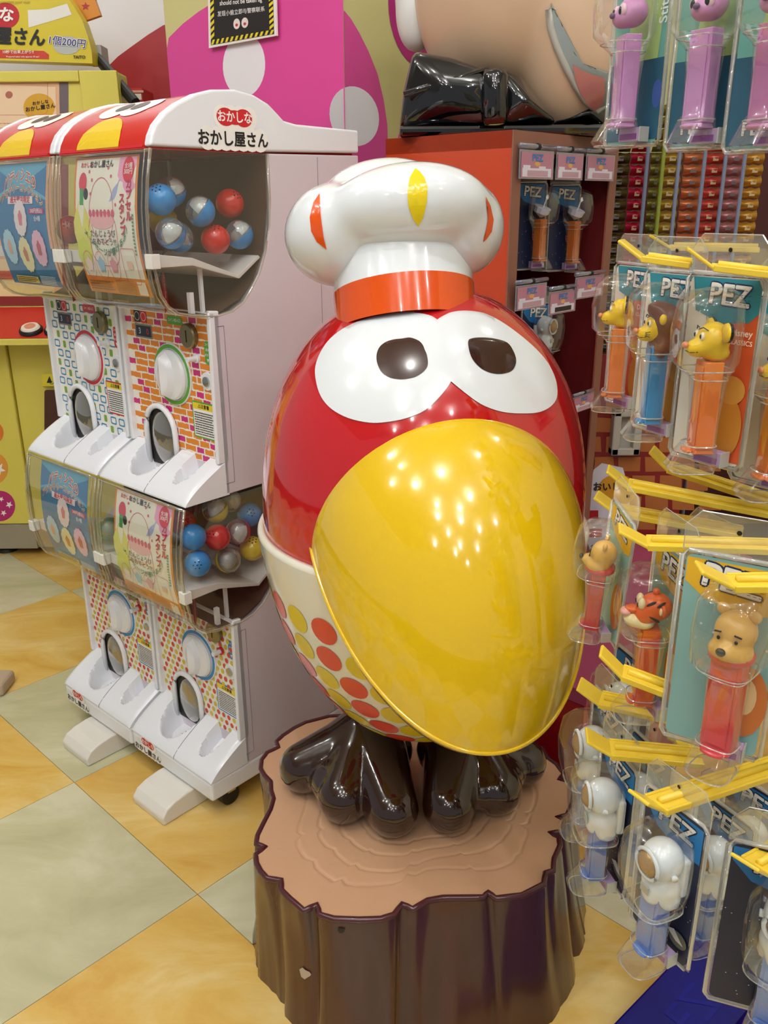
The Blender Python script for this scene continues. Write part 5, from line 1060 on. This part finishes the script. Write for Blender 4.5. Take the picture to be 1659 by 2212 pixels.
p1_, p2_ = gy(208, 122, YM+.2), gy(292, 222, YM+.1); MB().tube([p1_, p2_], .016, mat('arm_black', '#171618', .4), 12).build('support_arm', ym)
MB().box(gy(200, 120, YM+.2).x-.02, p1_.x+.02, YM+.19, YM+.26, p1_.z-.02, p1_.z+.03, P('#b8b8c0')).build('arm_bracket', ym)
st_ = thing('orange_star_sign', 'orange sign corner with a dark red star above the sweet machine', 'sign'); v0 = [gy(x, y, YM+.22) for x, y in ((148, -30), (160, 12), (180, 46), (217, 33), (205, 0), (200, -30))]; n = 6
MB().add(v0+[p+Vector((0, .02, 0)) for p in v0], [tuple(range(n)), tuple(range(2*n-1, n-1, -1))]+[(i, n+i, n+(i+1) % n, (i+1) % n) for i in range(n)], P('#de8f1e')).build('board', st_)
A = Art(lambda u, v, h: gy(u, v, YM+.22)-Vector((0, h, 0)), .001); star(A, 185, 14, 10, P('#b01c28'), -.3); A.build('star', st_)
rb = thing('red_display_box', 'small red display box with white labels behind the black arm', 'box'); q = gy(235, 240, 3.1); q2 = gy(306, 190, 3.1)
MB().box(q.x, q2.x, 3.1, 3.25, q.z-.3, q2.z, P('#c8281e')).build('body', rb); MB().box(gy(262, 0, 3.1).x, gy(286, 0, 3.1).x, 3.096, 3.1, gy(0, 218, 3.1).z, gy(0, 205, 3.1).z, WH).build('label', rb); MB().box(gy(250, 0, 3.1).x, gy(292, 0, 3.1).x, 3.094, 3.099, gy(0, 203, 3.1).z, gy(0, 198, 3.1).z, P('#e8b0a0')).build('label', rb)
# ================================================================== PRINTED BOARD BEHIND THE RACK
YR = 1.95; bd = thing('printed_display_board', 'red display board printed with tan bricks and a white panel behind the rack', 'display board')
x0, x1 = gy(1240, 1000, YR).x, gy(1480, 1000, YR).x; MB().box(x0, x1, YR, YR+.03, .02, gy(1300, 770, YR).z, mat('board_red', '#7c1012', .45)).build('board', bd)
A = Art(lambda u, v, h: gy(u, v, YR)-Vector((0, h, 0)), .001); rnd = random.Random(2)
for r in range(12):
    for c in range(5):
        x = 1250+c*58+(28 if r % 2 else 0); y = 860+r*42
        A.poly([(x+rnd.uniform(-2, 2), y+rnd.uniform(-2, 2)), (x+48+rnd.uniform(-2, 2), y+rnd.uniform(-2, 2)), (x+48+rnd.uniform(-2, 2), y+32), (x, y+32+rnd.uniform(-2, 2))], P('#a3602c', .5))
A.up(); A.poly([(1262, 1055), (1275, 1020), (1300, 1000), (1345, 1010), (1360, 1060), (1360, 1180), (1320, 1195), (1275, 1190), (1262, 1150)], P('#cfd0da')); A.up(); A.rect(1255, 1102, 1292, 1120, P('#b01a1e')); A.rect(1255, 1142, 1300, 1160, P('#b01a1e')); A.disc(1333, 1058, 42, 34, P('#c8901e'), 26); A.disc(1273, 1010, 10, 32, P('#140c0c'), 20, .2)
A.build('board_print', bd)
A = Art(lambda u, v, h: gy(u, -v, YR)-Vector((0, h+.002, 0)), .001); A.text('おいしくて', 1330, -1052, 20, BLACK, .04); A.build('board_lettering', bd)
q = gy(1320, 985, YR-.03); q2 = gy(1392, 885, YR-.03); m = MB(); cc = P('#a39e92')
m.box(q.x, q.x+.018, YR-.03, YR, q.z, q2.z, cc).box(q2.x-.018, q2.x, YR-.03, YR, q.z, q2.z, cc).box(q.x, q2.x, YR-.03, YR, q.z, q.z+.018, cc).box(q.x, q2.x, YR-.03, YR, q2.z-.018, q2.z, cc).box(q.x, q2.x, YR-.006, YR, q.z, q2.z, cc)
m.build('recessed_tray', bd, bevel=.004)
# ================================================================== CANDY STRIPS ON RODS (background right)
YS = 2.15; bkw = struct('wall_right_back', MB().box(gy(1338, 400, 2.6).x, 2.6, 2.6, 2.7, 0, gy(1400, 330, 2.6).z, mat('wall_dark_red', '#4a1a16', .6)))
upw = struct('trim_3', MB().box(gy(1338, 400, 2.62).x, 2.6, 2.66, 2.75, gy(1400, 332, 2.6).z, 2.75, mat('wall_green_cream', '#b9b88a', .6)))
cols = [(1348, 44, '#4a3a14', 'dark gold', 0), (1390, 36, '#b01a3a', 'crimson', .03), (1428, 24, '#6e6a1e', 'olive green', .0), (1462, 46, '#a8842c', 'gold', .02), (1510, 42, '#b5663c', 'copper', .0), (1556, 40, '#c4483c', 'coral red', .03), (1602, 40, '#a86a6c', 'dusty rose', 0), (1645, 40, '#b8842c', 'amber', .02)]
pk = {}
for ci, (x, wpx, col, cname, dy) in enumerate(cols):
    Y = YS+dy; top = gy(x, 225, Y); m_ = (top-CP).dot(FW)/FPX; w = wpx*m_; hp_ = 24*m_
    t = thing('candy_strip', cname+' strip of foil sweet packets, number of strips counted by colour' if False else f'hanging strip of {cname} foil sweet packets behind the rack', 'sweets', top, 0, 'strips of sweets behind the rack')
    mt = mat('packet_'+cname.replace(' ', '_'), col, .25, .3, vary=.3, vscale=30)
    b = MB(); N = 8; vs_ = []; 
    for j, (zz, q) in enumerate(((0, 0), (.25, .7), (.5, 1), (.75, .7), (1, 0))):
        for i in range(5): xx = i/4; vs_.append(((xx-.5)*w, -.022*q*sin(pi*(.12+.76*xx)), -hp_*zz*.97-(.003 if i in (1, 3) and j == 0 else 0)))
    b.add(vs_, [(j*5+i, j*5+i+1, (j+1)*5+i+1, (j+1)*5+i) for j in range(4) for i in range(4)], mt)
    b.add([(-.2*w, -.018, -hp_*.75), (.1*w, -.018, -hp_*.75), (.1*w, -.02, -hp_*.4), (-.2*w, -.02, -hp_*.4)], [(0, 1, 2, 3)], P('#c8b890' if ci % 2 else '#6a6a72'))
    first = None
    for k in range(26):
        if first is None: o = b.build('packet', t, smooth=True); first = o.data
        else: o = bpy.data.objects.new('packet', first); link(o, t)
        o.location = (0, 0, -k*hp_)
for i, x in enumerate((1408, 1443, 1478, 1534, 1580, 1622)):
    Y = YS-.05; a = gy(x, 240, Y); t = MB().tube([(a.x, a.y, a.z), (a.x, a.y, .25)], .0045, P('#7a86a0' if i != 1 else '#8a9a3a', .3), 8).build('display_rod'); tag(t, ['first', 'second', 'third', 'fourth', 'fifth', 'sixth'][i]+' thin upright rod from the left between the sweet strips', 'rod', 'upright rods between the sweet strips')
sh = MB().box(gy(1338, 800, YS).x, 2.3, YS-.06, 2.6, .2, .25, P('#3a1412')).build('display_shelf'); tag(sh, 'dark red low shelf under the hanging sweet strips', 'shelf')

q = gz(12, 1502); ft = MB().box(-1.3, q.x, q.y-.01, q.y+.07, 0, .035, mat('foot_beige', '#b8a48c', .5)).build('stand_foot', bevel=.01, seg=3); tag(ft, 'beige foot of a stand just entering at the left edge on the tiles', 'foot')
